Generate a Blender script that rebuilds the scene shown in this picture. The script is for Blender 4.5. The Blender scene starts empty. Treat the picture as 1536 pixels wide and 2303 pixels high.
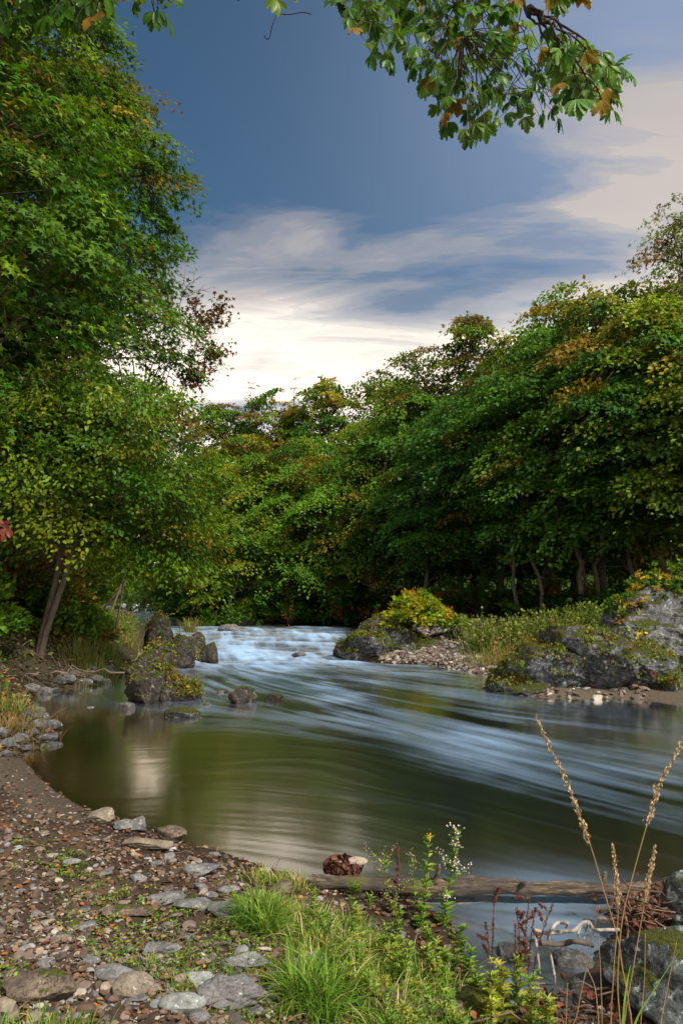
import bpy, bmesh, math, random
import numpy as np
from mathutils import Vector, Matrix

S = bpy.context.scene
COL = S.collection
R = math.radians

# ------------------------------------------------------------------ camera
CAM_H, PITCH, FPX = 1.9, R(6.65), 1535.0
cam_d = bpy.data.cameras.new("camera")
cam = bpy.data.objects.new("camera", cam_d)
COL.objects.link(cam)
cam.location = (0, 0, CAM_H)
cam.rotation_euler = (R(90) + PITCH, 0, 0)
cam_d.sensor_fit = 'VERTICAL'
cam_d.sensor_height = 36.0
cam_d.sensor_width = 24.0
cam_d.lens = 24.0
cam_d.clip_start = 0.05
cam_d.clip_end = 2000
cam_d.dof.use_dof = True
cam_d.dof.focus_distance = 9.0
cam_d.dof.aperture_fstop = 16.0
S.camera = cam

# ------------------------------------------------------------------ render / exposure
S.view_settings.view_transform = 'Standard'
S.view_settings.look = 'None'
S.view_settings.gamma = 1
S.view_settings.exposure = 0.5
S.cycles.max_bounces = 5
S.cycles.diffuse_bounces = 3
S.cycles.glossy_bounces = 3
S.cycles.transmission_bounces = 3
S.cycles.transparent_max_bounces = 4
S.cycles.use_denoising = True
S.cycles.sample_clamp_indirect = 4.0

# ------------------------------------------------------------------ sun + sky
SUN_EL, SUN_AZ = R(46), R(136)          # azimuth clockwise from +Y (view direction): behind the camera, to the right
sd = bpy.data.lights.new("sun", 'SUN')
sd.energy = 4.2
sd.angle = R(7)
sd.color = (1.0, 0.93, 0.82)
so = bpy.data.objects.new("sun", sd)
COL.objects.link(so)
sdir = Vector((math.sin(SUN_AZ) * math.cos(SUN_EL), math.cos(SUN_AZ) * math.cos(SUN_EL), math.sin(SUN_EL)))
so.rotation_euler = sdir.to_track_quat('Z', 'Y').to_euler()


class NT:
    """Small helper for node trees."""
    def __init__(self, tree):
        self.t = tree
        tree.nodes.clear()

    def n(self, typ, props=None, **inputs):
        nd = self.t.nodes.new(typ)
        for k, v in (props or {}).items():
            setattr(nd, k, v)
        for k, v in inputs.items():
            key = k.replace('_', ' ')
            s = nd.inputs[int(k[1:])] if (k[0] == 'i' and k[1:].isdigit()) else nd.inputs[key]
            self.put(s, v)
        return nd

    def put(self, s, v):
        if isinstance(v, bpy.types.NodeSocket):
            self.t.links.new(v, s)
        elif isinstance(v, bpy.types.Node):
            self.t.links.new(v.outputs[0], s)
        else:
            if isinstance(v, (tuple, list)) and len(v) == 3 and s.type == 'RGBA':
                v = (*v, 1)
            s.default_value = v

    def math(self, op, a, b=0.0, clamp=False):
        return self.n('ShaderNodeMath', dict(operation=op, use_clamp=clamp), i0=a, i1=b).outputs[0]

    def vmath(self, op, a, b=(0, 0, 0)):
        nd = self.n('ShaderNodeVectorMath', dict(operation=op), i0=a, i1=b)
        return nd.outputs['Value'] if op in ('DOT_PRODUCT', 'LENGTH', 'DISTANCE') else nd.outputs[0]

    def ramp(self, fac, stops, interp='LINEAR'):
        nd = self.n('ShaderNodeValToRGB')
        self.put(nd.inputs[0], fac)
        cr = nd.color_ramp
        cr.interpolation = interp
        while len(cr.elements) > 2:
            cr.elements.remove(cr.elements[-1])
        cr.elements[0].position = stops[0][0]
        cr.elements[1].position = stops[-1][0]
        for p, c in stops[1:-1]:
            cr.elements.new(p)
        for e, (p, c) in zip(sorted(cr.elements, key=lambda e: e.position), stops):
            c = (c, c, c) if isinstance(c, (int, float)) else c
            e.color = (*c, 1)
        return nd.outputs[0]

    def mix(self, f, a, b, blend='MIX'):
        nd = self.n('ShaderNodeMix', dict(data_type='RGBA', blend_type=blend))
        self.put(nd.inputs[0], f)
        self.put(nd.inputs[6], a)
        self.put(nd.inputs[7], b)
        return nd.outputs[2]

    def noise(self, vec, scale, detail=4, rough=.55, dist=0.0, dim='3D'):
        nd = self.n('ShaderNodeTexNoise', dict(noise_dimensions=dim))
        if vec is not None:
            self.put(nd.inputs['Vector'], vec)
        nd.inputs['Scale'].default_value = scale
        nd.inputs['Detail'].default_value = detail
        nd.inputs['Roughness'].default_value = rough
        nd.inputs['Distortion'].default_value = dist
        return nd.outputs[0]


def dir_px(u, v):
    """World direction through a point of the photograph (1536x2303)."""
    r, up = (u - 768) / FPX, (1151.5 - v) / FPX
    return np.array((r, math.cos(PITCH) - up * math.sin(PITCH), up * math.cos(PITCH) + math.sin(PITCH)))


w = bpy.data.worlds.new("World")
S.world = w
w.use_nodes = True
t = NT(w.node_tree)
geo = t.n('ShaderNodeTexCoord').outputs['Generated']
sep = t.n('ShaderNodeSeparateXYZ', i0=geo)
X, Y, Z = sep.outputs
sky = t.n('ShaderNodeTexSky', dict(sky_type='NISHITA', sun_disc=False, sun_elevation=SUN_EL, sun_rotation=SUN_AZ,
                                   air_density=1.0, dust_density=1.0, ozone_density=2.0)).outputs[0]
blue = t.mix(1.0, sky, (0.042, 0.058, 0.060), 'MULTIPLY')
zc = t.math('MAXIMUM', Z, 0.0)
den = t.math('ADD', zc, 0.16)
pv = t.n('ShaderNodeCombineXYZ', i0=t.math('DIVIDE', X, den), i1=t.math('DIVIDE', Y, den), i2=0.0).outputs[0]
# streaks stretched across the view, drawn out and slightly slanted
mp = t.n('ShaderNodeMapping', Vector=pv, Rotation=(0, 0, R(-14)), Scale=(0.42, 1.55, 1)).outputs[0]
n1 = t.noise(mp, 2.1, 7, .56, .9)
mp2 = t.n('ShaderNodeMapping', Vector=pv, Rotation=(0, 0, R(12)), Scale=(0.35, 1.3, 1), Location=(3.1, 1.7, 0)).outputs[0]
n2 = t.noise(mp2, 3.6, 8, .6, 1.1)


def lobe(u, v, width, fn=1.0):
    d = dir_px(u, v)
    d /= np.linalg.norm(d)
    dt = t.vmath('DOT_PRODUCT', geo, tuple(d))
    a = t.math('DIVIDE', t.math('SUBTRACT', dt, math.cos(R(width))), 1 - math.cos(R(width)))
    return t.math('MULTIPLY', t.math('SMOOTH_MIN', t.math('MAXIMUM', a, 0.0), 1.0), fn)


def band(u, v, hw, hh, fn, slant=0.0):
    """Soft elliptical cloud bank in direction space, hw by hh degrees."""
    d = dir_px(u, v)
    az0, el0 = math.atan2(d[0], d[1]), math.atan2(d[2], math.hypot(d[0], d[1]))
    az = t.math('SUBTRACT', t.math('ARCTAN2', X, Y), az0)
    el = t.math('SUBTRACT', t.math('ARCSINE', Z), el0)
    el = t.math('ADD', el, t.math('MULTIPLY', az, slant))
    q = t.math('ADD', t.math('POWER', t.math('ABSOLUTE', t.math('DIVIDE', az, R(hw))), 2),
               t.math('POWER', t.math('ABSOLUTE', t.math('DIVIDE', el, R(hh))), 2))
    return t.math('MULTIPLY', t.math('EXPONENT', t.math('MULTIPLY', q, -1.0)), fn)


base = t.math('MULTIPLY', t.math('SUBTRACT', n1, 0.5), 3.0)
base = t.math('ADD', base, t.math('MULTIPLY', t.math('SUBTRACT', n2, 0.5), 2.2))
low = t.ramp(Z, [(0.0, 1.0), (0.30, .95), (0.37, 0.62), (0.44, .28), (0.52, .06), (0.62, 0.0)])
m = t.math('ADD', base, t.math('MULTIPLY', low, 1.1))
for b in (band(1540, 430, 13, 8, .50, -.1), band(1420, 110, 13, 12, .42), band(560, 640, 12, 4.5, .5, .25),
          band(715, 525, 5, 2.0, .75, .1), band(1000, 575, 11, 2.2, .55, -.16), band(560, 760, 14, 6, .45), band(1250, 560, 12, 2.5, .35, -.1), band(1100, 800, 30, 4, .25)):
    m = t.math('ADD', m, b)
m = t.math('SUBTRACT', m, band(720, 330, 26, 13, .55))
m = t.math('SUBTRACT', m, band(1060, 650, 14, 2.6, .6, -.1))
# bright cloud deck added out of view behind the camera and overhead as fill
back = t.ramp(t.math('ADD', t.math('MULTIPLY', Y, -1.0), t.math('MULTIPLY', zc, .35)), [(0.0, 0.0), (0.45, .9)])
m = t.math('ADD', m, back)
mask = t.ramp(m, [(0.0, 0.0), (0.3, .15), (0.6, .45), (0.95, .8), (1.35, 1.0)], 'EASE')
cc = t.ramp(t.math('ADD', Z, t.math('MULTIPLY', t.math('SUBTRACT', n2, .5), .25)),
            [(0.0, (1.1, .95, .80)), (0.29, (.98, .86, .74)), (0.36, (.80, .72, .64)), (0.43, (.39, .37, .365)), (0.54, (.33, .31, .32)), (0.7, (.24, .25, .29)), (1.0, (.34, .36, .40))])
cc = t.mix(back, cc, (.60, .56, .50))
cc = t.mix(t.math('MULTIPLY', band(1500, 430, 14, 10, 1.0), .6), cc, (.50, .45, .41))
# violet veil to the upper right
veil = band(1560, 60, 24, 20, .75)
blue2 = t.mix(veil, blue, (.24, .30, .43))
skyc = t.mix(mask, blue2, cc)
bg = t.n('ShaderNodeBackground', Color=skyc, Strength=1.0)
wo = t.n('ShaderNodeOutputWorld')
t.t.links.new(bg.outputs[0], wo.inputs[0])

# ------------------------------------------------------------------ numpy noise
_rs = np.random.RandomState(7)
_G = _rs.normal(size=(1024, 3))
_G /= np.linalg.norm(_G, axis=1)[:, None]


def _hash(a, b, c, seed):
    h = (a * 73856093) ^ (b * 19349663) ^ (c * 83492791) ^ (seed * 2654435761 % 2147483647)
    h = (h ^ (h >> 13)) * 1274126177
    return (h ^ (h >> 16)) & 1023


def pnoise(p, seed=0):
    p = np.asarray(p, dtype=np.float64)
    i = np.floor(p).astype(np.int64)
    f = p - i
    u = f * f * f * (f * (f * 6 - 15) + 10)
    out = 0
    for dx in (0, 1):
        wx = u[:, 0] if dx else 1 - u[:, 0]
        for dy in (0, 1):
            wy = u[:, 1] if dy else 1 - u[:, 1]
            for dz in (0, 1):
                wz = u[:, 2] if dz else 1 - u[:, 2]
                g = _G[_hash(i[:, 0] + dx, i[:, 1] + dy, i[:, 2] + dz, seed)]
                out = out + wx * wy * wz * ((f[:, 0] - dx) * g[:, 0] + (f[:, 1] - dy) * g[:, 1] + (f[:, 2] - dz) * g[:, 2])
    return out


def fbm(p, octs=4, seed=0, gain=.5):
    p = np.asarray(p, dtype=np.float64)
    a, o = 1.0, 0
    for k in range(octs):
        o = o + a * pnoise(p * 2 ** k, seed + k * 17)
        a *= gain
    return o


def nrm(v):
    return v / np.maximum(np.linalg.norm(v, axis=-1, keepdims=True), 1e-9)


# ------------------------------------------------------------------ mesh + tagging helpers
def mesh_np(name, V, faces, mat, parent=None, col=None, smooth=True, attrs=None, matidx=None):
    """faces: list of (n,k) integer arrays."""
    me = bpy.data.meshes.new(name)
    V = np.asarray(V, dtype=np.float32)
    faces = [np.asarray(f, dtype=np.int32) for f in faces if len(f)]
    me.vertices.add(len(V))
    me.vertices.foreach_set("co", V.ravel())
    nl = sum(f.size for f in faces)
    npoly = sum(len(f) for f in faces)
    me.loops.add(nl)
    me.loops.foreach_set("vertex_index", np.concatenate([f.ravel() for f in faces]))
    tot = np.concatenate([np.full(len(f), f.shape[1], dtype=np.int32) for f in faces])
    st = np.concatenate([[0], np.cumsum(tot)[:-1]]).astype(np.int32)
    me.polygons.add(npoly)
    me.polygons.foreach_set("loop_start", st)
    me.polygons.foreach_set("use_smooth", np.full(npoly, bool(smooth)))
    if mat is not None:
        for m_ in (mat if isinstance(mat, (list, tuple)) else [mat]):
            me.materials.append(m_)
    if matidx is not None:
        me.polygons.foreach_set("material_index", np.asarray(matidx, dtype=np.int32))
    me.update(calc_edges=True)
    if col is not None:
        a = me.attributes.new("Col", 'FLOAT_COLOR', 'POINT')
        c = np.ones((len(V), 4), dtype=np.float32)
        c[:, :3] = col
        a.data.foreach_set("color", c.ravel())
    for k, v in (attrs or {}).items():
        a = me.attributes.new(k, 'FLOAT', 'POINT')
        a.data.foreach_set("value", np.asarray(v, dtype=np.float32))
    o = bpy.data.objects.new(name, me)
    COL.objects.link(o)
    if parent is not None:
        o.parent = parent
    return o


class MB:
    """Collects pieces into one mesh."""
    def __init__(self):
        self.V, self.F, self.C, self.n = [], {}, [], 0

    def add(self, V, faces, col=None):
        V = np.asarray(V, dtype=np.float64).reshape(-1, 3)
        for f in faces:
            f = np.asarray(f)
            if len(f):
                self.F.setdefault(f.shape[1], []).append(f + self.n)
        self.V.append(V)
        c = np.zeros((len(V), 3)) + (np.asarray(col) if col is not None else .5)
        self.C.append(c)
        self.n += len(V)

    def tube(self, pts, radii, seg=6, col=None, cap=True):
        pts = np.asarray(pts, dtype=np.float64)
        radii = np.broadcast_to(np.asarray(radii, dtype=np.float64), (len(pts),))
        T = nrm(np.gradient(pts, axis=0))
        up = np.array((0, 0, 1.0)) if abs(T[0][2]) < .9 else np.array((1.0, 0, 0))
        A = nrm(np.cross(T, up))
        B = np.cross(T, A)
        a = np.linspace(0, 2 * np.pi, seg, endpoint=False)
        ring = (A[:, None, :] * np.cos(a)[None, :, None] + B[:, None, :] * np.sin(a)[None, :, None]) * radii[:, None, None]
        V = (pts[:, None, :] + ring).reshape(-1, 3)
        n = len(pts)
        i, j = np.meshgrid(np.arange(n - 1), np.arange(seg), indexing='ij')
        a0 = i * seg + j
        a1 = i * seg + (j + 1) % seg
        q = np.stack([a0, a1, a1 + seg, a0 + seg], -1).reshape(-1, 4)
        fs = [q]
        if cap:
            fs.append(np.arange(seg)[::-1][None, :])
            fs.append((np.arange(seg) + (n - 1) * seg)[None, :])
        self.add(V, fs, col)

    def scatter(self, TV, TF, pos, ax, nz, size, col, yscale=None):
        """Many copies of template TV (x along ax, z along nz) with per-copy size and colour."""
        N, K = len(pos), len(TV)
        if N == 0:
            return
        ax = nrm(ax)
        nz = nz - (nz * ax).sum(1, keepdims=True) * ax
        nz = nrm(nz)
        sd_ = np.cross(nz, ax)
        s = np.asarray(size)[:, None, None]
        ys = 1.0 if yscale is None else np.asarray(yscale)[:, None, None]
        P = pos[:, None, :] + s * (TV[None, :, 0:1] * ax[:, None, :] + ys * TV[None, :, 1:2] * sd_[:, None, :] + TV[None, :, 2:3] * nz[:, None, :])
        off = (np.arange(N) * K)[:, None, None]
        fs = [(np.asarray(f)[None] + off).reshape(-1, np.asarray(f).shape[1]) for f in TF]
        self.add(P.reshape(-1, 3), fs, np.repeat(np.asarray(col), K, axis=0))

    def build(self, name, mat, parent=None, smooth=True):
        return mesh_np(name, np.concatenate(self.V), [np.concatenate(v) for v in self.F.values()], mat, parent,
                       col=np.concatenate(self.C), smooth=smooth)


def tag(o, label=None, cat=None, group=None, kind=None):
    if label: o['label'] = label
    if cat: o['category'] = cat
    if group: o['group'] = group
    if kind: o['kind'] = kind
    return o


def empty(name, loc, label, cat, group=None):
    o = bpy.data.objects.new(name, None)
    COL.objects.link(o)
    o.location = loc
    o.empty_display_size = .2
    return tag(o, label, cat, group)


# leaf templates: x = length (0..1), y = width, z = normal
LEAF4 = (np.array([(0, 0, 0), (.45, .33, .07), (1, 0, -.08), (.45, -.33, .07)]), [np.array([(0, 1, 2), (0, 2, 3)])])
LEAF6 = (np.array([(0, 0, 0), (.25, .25, .05), (.62, .27, .03), (1, 0, -.12), (.62, -.27, .03), (.25, -.25, .05), (.45, 0, -.03)]),
         [np.array([(0, 6, 1), (1, 6, 2), (2, 6, 3), (0, 5, 6), (5, 4, 6), (4, 3, 6)])[:, ::-1]])
_star = []
for k_, (a_, r_) in enumerate([(180, .12), (120, .42), (95, .2), (62, .62), (35, .28), (0, .85), (-35, .28), (-62, .62), (-95, .2), (-120, .42)]):
    _star.append((.3 + r_ * math.cos(R(a_)), r_ * math.sin(R(a_)), -.12 * r_))
STAR = (np.array(_star + [(.3, 0, .05)]), [np.array([(10, (k_ + 1) % 10, k_) for k_ in range(10)])])

# ------------------------------------------------------------------ materials
def newmat(name):
    m_ = bpy.data.materials.new(name)
    m_.use_nodes = True
    return m_, NT(m_.node_tree)


def outp(t, sh):
    o = t.n('ShaderNodeOutputMaterial')
    t.t.links.new(sh, o.inputs[0])


def leaf_mat(name, trans=.34, rough=.6, gain=1.62, spec=.16):
    m_, t = newmat(name)
    a = t.n('ShaderNodeAttribute', dict(attribute_name="Col")).outputs[0]
    pos = t.n('ShaderNodeNewGeometry').outputs['Position']
    nz = t.noise(pos, 9.0, 2)
    c = t.mix(1.0, a, t.ramp(nz, [(.3, .72 * gain), (.7, 1.25 * gain)]), 'MULTIPLY')
    p = t.n('ShaderNodeBsdfPrincipled', Base_Color=c, Roughness=rough)
    p.inputs['Specular IOR Level'].default_value = spec
    tr = t.n('ShaderNodeBsdfTranslucent', Color=t.mix(1.0, c, (1.3, 1.35, .6), 'MULTIPLY'))
    mx = t.n('ShaderNodeMixShader', i0=trans, i1=p.outputs[0], i2=tr.outputs[0])
    outp(t, mx.outputs[0])
    return m_


def bark_mat(name, c1, c2, scale=9.0):
    m_, t = newmat(name)
    oc = t.n('ShaderNodeTexCoord').outputs['Object']
    st = t.n('ShaderNodeMapping', Vector=oc, Scale=(1, 1, .22)).outputs[0]
    nz = t.noise(st, scale * 2, 6, .65)
    n2_ = t.noise(oc, 2.0, 3)
    f = t.math('ADD', t.math('MULTIPLY', nz, .7), t.math('MULTIPLY', n2_, .4))
    c = t.ramp(f, [(.35, c1), (.7, c2)])
    b = t.n('ShaderNodeBump', Strength=.8, Distance=.02, Height=nz)
    p = t.n('ShaderNodeBsdfPrincipled', Base_Color=c, Roughness=.85, Normal=b.outputs[0])
    outp(t, p.outputs[0])
    return m_


def rock_mat(name, dark, mid, light, moss=.0, lichen=.3, scale=3.0, bump=.03, wet=True):
    m_, t = newmat(name)
    g = t.n('ShaderNodeNewGeometry')
    pos = g.outputs['Position']
    warp = t.vmath('ADD', pos, t.vmath('SCALE', t.n('ShaderNodeTexNoise', Vector=pos, Scale=scale * .8, Detail=5.0).outputs[1]))
    n1 = t.noise(pos, scale, 8, .62, .4)
    n2_ = t.noise(pos, scale * 5, 6, .7)
    vor = t.n('ShaderNodeTexVoronoi', dict(feature='DISTANCE_TO_EDGE'), Vector=t.n('ShaderNodeMapping', Vector=warp, Rotation=(.5, .3, .2), Scale=(1, .45, 2.2)).outputs[0], Scale=scale * .8)
    crack = t.ramp(t.math('ADD', vor.outputs[0], t.math('MULTIPLY', t.math('SUBTRACT', n2_, .5), .12)), [(0.0, 0.5), (0.035, 1.0)])
    f = t.math('ADD', t.math('MULTIPLY', n1, .65), t.math('MULTIPLY', n2_, .35))
    c = t.ramp(f, [(.34, dark), (.5, mid), (.66, light)])
    c = t.mix(1.0, c, crack, 'MULTIPLY')
    if lichen > 0:
        l = t.ramp(t.noise(pos, scale * 2.6, 5, .7), [(.62 - lichen * .12, 0.0), (.68 - lichen * .1, 1.0)])
        c = t.mix(t.math('MULTIPLY', l, .75), c, tuple(min(.55, x * 1.7 + .06) for x in light))
    hgt = t.math('ADD', t.math('MULTIPLY', f, 1.0), t.math('MULTIPLY', crack, .35))
    rough = .82
    if moss > 0:
        nz = t.n('ShaderNodeSeparateXYZ', i0=g.outputs['Normal']).outputs[2]
        mm = t.math('ADD', t.math('MULTIPLY', nz, .35), t.math('MULTIPLY', t.noise(pos, scale * .9, 6, .65), 1.2))
        mk = t.ramp(mm, [(1.02 - moss * .5, 0.0), (1.10 - moss * .5, 1.0)])
        mc = t.ramp(t.noise(pos, scale * 9, 3), [(.3, (.03, .04, .006)), (.6, (.11, .12, .012)), (.8, (.2, .17, .015))])
        c = t.mix(mk, c, mc)
        hgt = t.math('ADD', hgt, t.math('MULTIPLY', mk, t.noise(pos, scale * 22, 3)))
    if wet:   # stone darkened by the river just above its surface
        z = t.n('ShaderNodeSeparateXYZ', i0=pos).outputs[2]
        wz = t.ramp(t.math('ADD', z, t.math('MULTIPLY', n2_, .08)), [(0.02, .32), (0.17, 1.0)])
        c = t.mix(1.0, c, wz, 'MULTIPLY')
    b = t.n('ShaderNodeBump', Strength=.9, Distance=bump, Height=hgt)
    p = t.n('ShaderNodeBsdfPrincipled', Base_Color=c, Roughness=rough, Normal=b.outputs[0])
    p.inputs['Specular IOR Level'].default_value = .3
    outp(t, p.outputs[0])
    return m_


def attr_mat(name, rough=.8, bump=.004, scale=60, spec=.3, var=.35):
    m_, t = newmat(name)
    a = t.n('ShaderNodeAttribute', dict(attribute_name="Col")).outputs[0]
    pos = t.n('ShaderNodeNewGeometry').outputs['Position']
    nz = t.noise(pos, scale, 5, .65)
    c = t.mix(1.0, a, t.ramp(nz, [(.25, 1 - var), (.75, 1 + var)]), 'MULTIPLY')
    b = t.n('ShaderNodeBump', Strength=.8, Distance=bump, Height=nz)
    p = t.n('ShaderNodeBsdfPrincipled', Base_Color=c, Roughness=rough, Normal=b.outputs[0])
    p.inputs['Specular IOR Level'].default_value = spec
    outp(t, p.outputs[0])
    return m_


M = dict(
    leaf=leaf_mat('leaf'), leafnear=leaf_mat('leaf_near', .4, .38), herb=leaf_mat('herb_leaf', .3, .45),
    grass=leaf_mat('grass_blade', .35, .5), dry=attr_mat('dry_plant', .8, .001, 90),
    litter=attr_mat('fallen_leaf', .7, .003, 50, .3, .4), stone=attr_mat('pebble_stone', .78, .004, 45, .35, .38),
    bark=bark_mat('bark_brown', (.03, .022, .017), (.13, .10, .075)),
    barkpale=bark_mat('bark_pale', (.07, .055, .04), (.24, .19, .14)),
    twig=attr_mat('twig_wood', .8, .002, 70, .25),
    wood=bark_mat('driftwood_grey', (.12, .10, .08), (.48, .44, .38), 14),
    rock=rock_mat('rock_grey', (.035, .033, .036), (.13, .125, .125), (.29, .28, .27), .0, .25, 5),
    rockbrown=rock_mat('rock_brown', (.012, .010, .008), (.042, .035, .029), (.12, .105, .09), .42, .3, 6, .08),
    rockmoss=rock_mat('rock_mossy', (.02, .021, .022), (.075, .078, .082), (.21, .225, .245), .56, .45, 5, .08),
    rockpale=rock_mat('rock_pale', (.035, .036, .038), (.11, .113, .116), (.215, .217, .215), .35, .4, 4.5, .08),
    rockfront=rock_mat('rock_front', (.018, .021, .022), (.075, .085, .085), (.24, .27, .265), .34, .5, 8, .035),
)

# ------------------------------------------------------------------ where the banks run
def Wz(u, v, z=0.0):
    d = dir_px(u, v)
    k = (z - CAM_H) / d[2]
    return np.array((d[0] * k, d[1] * k, z))


def Pd(u, v, y):
    """World point seen at (u,v) at forward distance y."""
    d = dir_px(u, v)
    k = y / d[1]
    return np.array((d[0] * k, y, CAM_H + d[2] * k))


SH_L = [(150, 1366), (215, 1376), (245, 1390), (300, 1404), (335, 1425), (330, 1460), (300, 1500), (255, 1530), (170, 1547), (85, 1562), (75, 1590),
        (100, 1630), (130, 1662), (95, 1682), (50, 1692), (75, 1730), (130, 1780), (215, 1828), (270, 1842), (330, 1858), (420, 1895), (500, 1915),
        (590, 1945), (700, 1978), (830, 2000), (960, 2040), (1020, 2080), (1050, 2160), (1120, 2230), (1230, 2330)]
SH_R = [(330, 1366), (350, 1379), (380, 1396), (440, 1410), (600, 1418), (700, 1419), (800, 1421), (792, 1440), (785, 1476), (850, 1491), (980, 1494),
        (1010, 1501), (1060, 1512), (1140, 1527), (1155, 1531), (1100, 1542), (1085, 1551), (1200, 1568), (1350, 1573), (1440, 1573), (1536, 1587), (1800, 1606)]
SH_N = [(1700, 2020), (1536, 2055), (1440, 2060), (1360, 2110), (1320, 2180), (1300, 2260), (1310, 2400)]


def smooth_line(P, n=5):
    P = np.array(P)
    out = []
    for i in range(len(P) - 1):
        p0, p1, p2, p3 = P[max(i - 1, 0)], P[i], P[i + 1], P[min(i + 2, len(P) - 1)]
        for k in range(n):
            s = k / n
            out.append(.5 * ((2 * p1) + (-p0 + p2) * s + (2 * p0 - 5 * p1 + 4 * p2 - p3) * s * s + (-p0 + 3 * p1 - 3 * p2 + p3) * s ** 3))
    out.append(P[-1])
    return np.array(out)


LL = smooth_line([Wz(u, v)[:2] for u, v in SH_L], 4)
LR = smooth_line([Wz(u, v)[:2] for u, v in SH_R], 4)
LN = smooth_line([Wz(u, v)[:2] for u, v in SH_N], 4)
POLY_L = np.vstack([[(-120, 75)], [(-34, 76)], LL, [(1.15, 2.2), (1.3, -3), (1.5, -60), (-120, -60)]])
POLY_R = np.vstack([[(-24, 95)], LR, [(30, 12), (60, 10), (140, -20), (140, 200), (-120, 200), (-120, 96)]])
POLY_N = np.vstack([[(6, 5.2)], LN, [(1.9, 2.0), (2.2, -3), (2.6, -60), (120, -60), (60, 4)]])


def inside(P, poly):
    x, y = P[:, 0], P[:, 1]
    r = np.zeros(len(P), bool)
    a = poly
    b = np.roll(poly, -1, 0)
    for (x1, y1), (x2, y2) in zip(a, b):
        if y1 == y2:
            continue
        c = ((y1 > y) != (y2 > y)) & (x < (x2 - x1) * (y - y1) / (y2 - y1) + x1)
        r ^= c
    return r


def segdist(P, line, closed=False):
    best = np.full(len(P), 1e9)
    a = line
    b = np.roll(line, -1, 0)
    if not closed:
        a, b = a[:-1], b[:-1]
    for p, q in zip(a, b):
        d = q - p
        L = max((d * d).sum(), 1e-9)
        s = np.clip(((P - p) @ d) / L, 0, 1)
        e = P - p - s[:, None] * d
        best = np.minimum(best, (e * e).sum(1))
    return np.sqrt(best)


def sstep(a, b, x):
    s = np.clip((x - a) / (b - a), 0, 1)
    return s * s * (3 - 2 * s)


def water_level(P):
    return .26 * sstep(21.5, 32, P[:, 1] + .0 * P[:, 0])


def terrain(P, detail=True):
    """Height of the ground at plan points (n,2)."""
    P = np.asarray(P, dtype=np.float64)
    dL, dR, dN = segdist(P, POLY_L, True), segdist(P, POLY_R, True), segdist(P, POLY_N, True)
    iL, iR, iN = inside(P, POLY_L), inside(P, POLY_R), inside(P, POLY_N)
    x, y = P[:, 0], P[:, 1]
    wl = water_level(P)
    HL = .50 + 1.0 * sstep(8.5, 13, y) * (1 - .62 * sstep(15, 21, y) - .28 * sstep(22, 30, y))
    kL = 2.0 - .9 * sstep(8.5, 12, y)
    zL = HL * (1 - np.exp(-dL / kL)) + np.maximum(dL - 2.5, 0) * .10 * sstep(8, 14, y)
    zL += 12 * (1 - np.exp(-np.maximum(dL - 6, 0) / 35)) * sstep(10, 30, y)
    hR = 0.25 + .75 * sstep(1.5, 5, dR)
    zR = hR * (1 - np.exp(-dR / 1.0)) + np.maximum(dR - 5, 0) * .03 + 9 * (1 - np.exp(-np.maximum(dR - 26, 0) / 50))
    zN = .10 * (1 - np.exp(-dN / .35))
    dw = np.minimum(np.minimum(dL, dR), dN)
    zw = -.75 * (1 - np.exp(-dw / 1.6)) - .02
    z = np.where(iL, zL, np.where(iR, zR, np.where(iN, zN, zw))) + wl
    if detail:
        Q = np.column_stack([P, np.zeros(len(P))])
        amp = np.where(iL | iR | iN, sstep(0, 1.2, dw), .3)
        z = z + amp * (.10 * fbm(Q * .6, 3, 3) + .035 * fbm(Q * 3.1, 4, 9)) * (1 + sstep(12, 40, y) * 3)
    return z


def gz(x, y):
    return float(terrain(np.array([[x, y]]))[0])


def G(u, v, y0=1.2):
    """First point of the ground seen at (u,v) of the photograph."""
    d = dir_px(u, v)
    ts = np.concatenate([np.arange(y0, 12, .03), np.arange(12, 60, .15)])
    P = d[None, :] * ts[:, None]
    h = np.maximum(terrain(P[:, :2]), -5)
    below = np.nonzero(P[:, 2] + CAM_H < h)[0]
    k = below[0] if len(below) else len(ts) - 1
    return np.array((P[k, 0], P[k, 1], h[k]))


# ------------------------------------------------------------------ ground
def polar(rs, angs):
    rr, aa = np.meshgrid(rs, angs, indexing='ij')
    return np.column_stack([(rr * np.sin(aa)).ravel(), (rr * np.cos(aa)).ravel()])


def grid_faces(n, m, wrap=False):
    i, j = np.meshgrid(np.arange(n - 1), np.arange(m if wrap else m - 1), indexing='ij')
    a = i * m + j
    b = i * m + (j + 1) % m
    return np.stack([a, a + m, b + m, b], -1).reshape(-1, 4)[:, ::-1]


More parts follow.
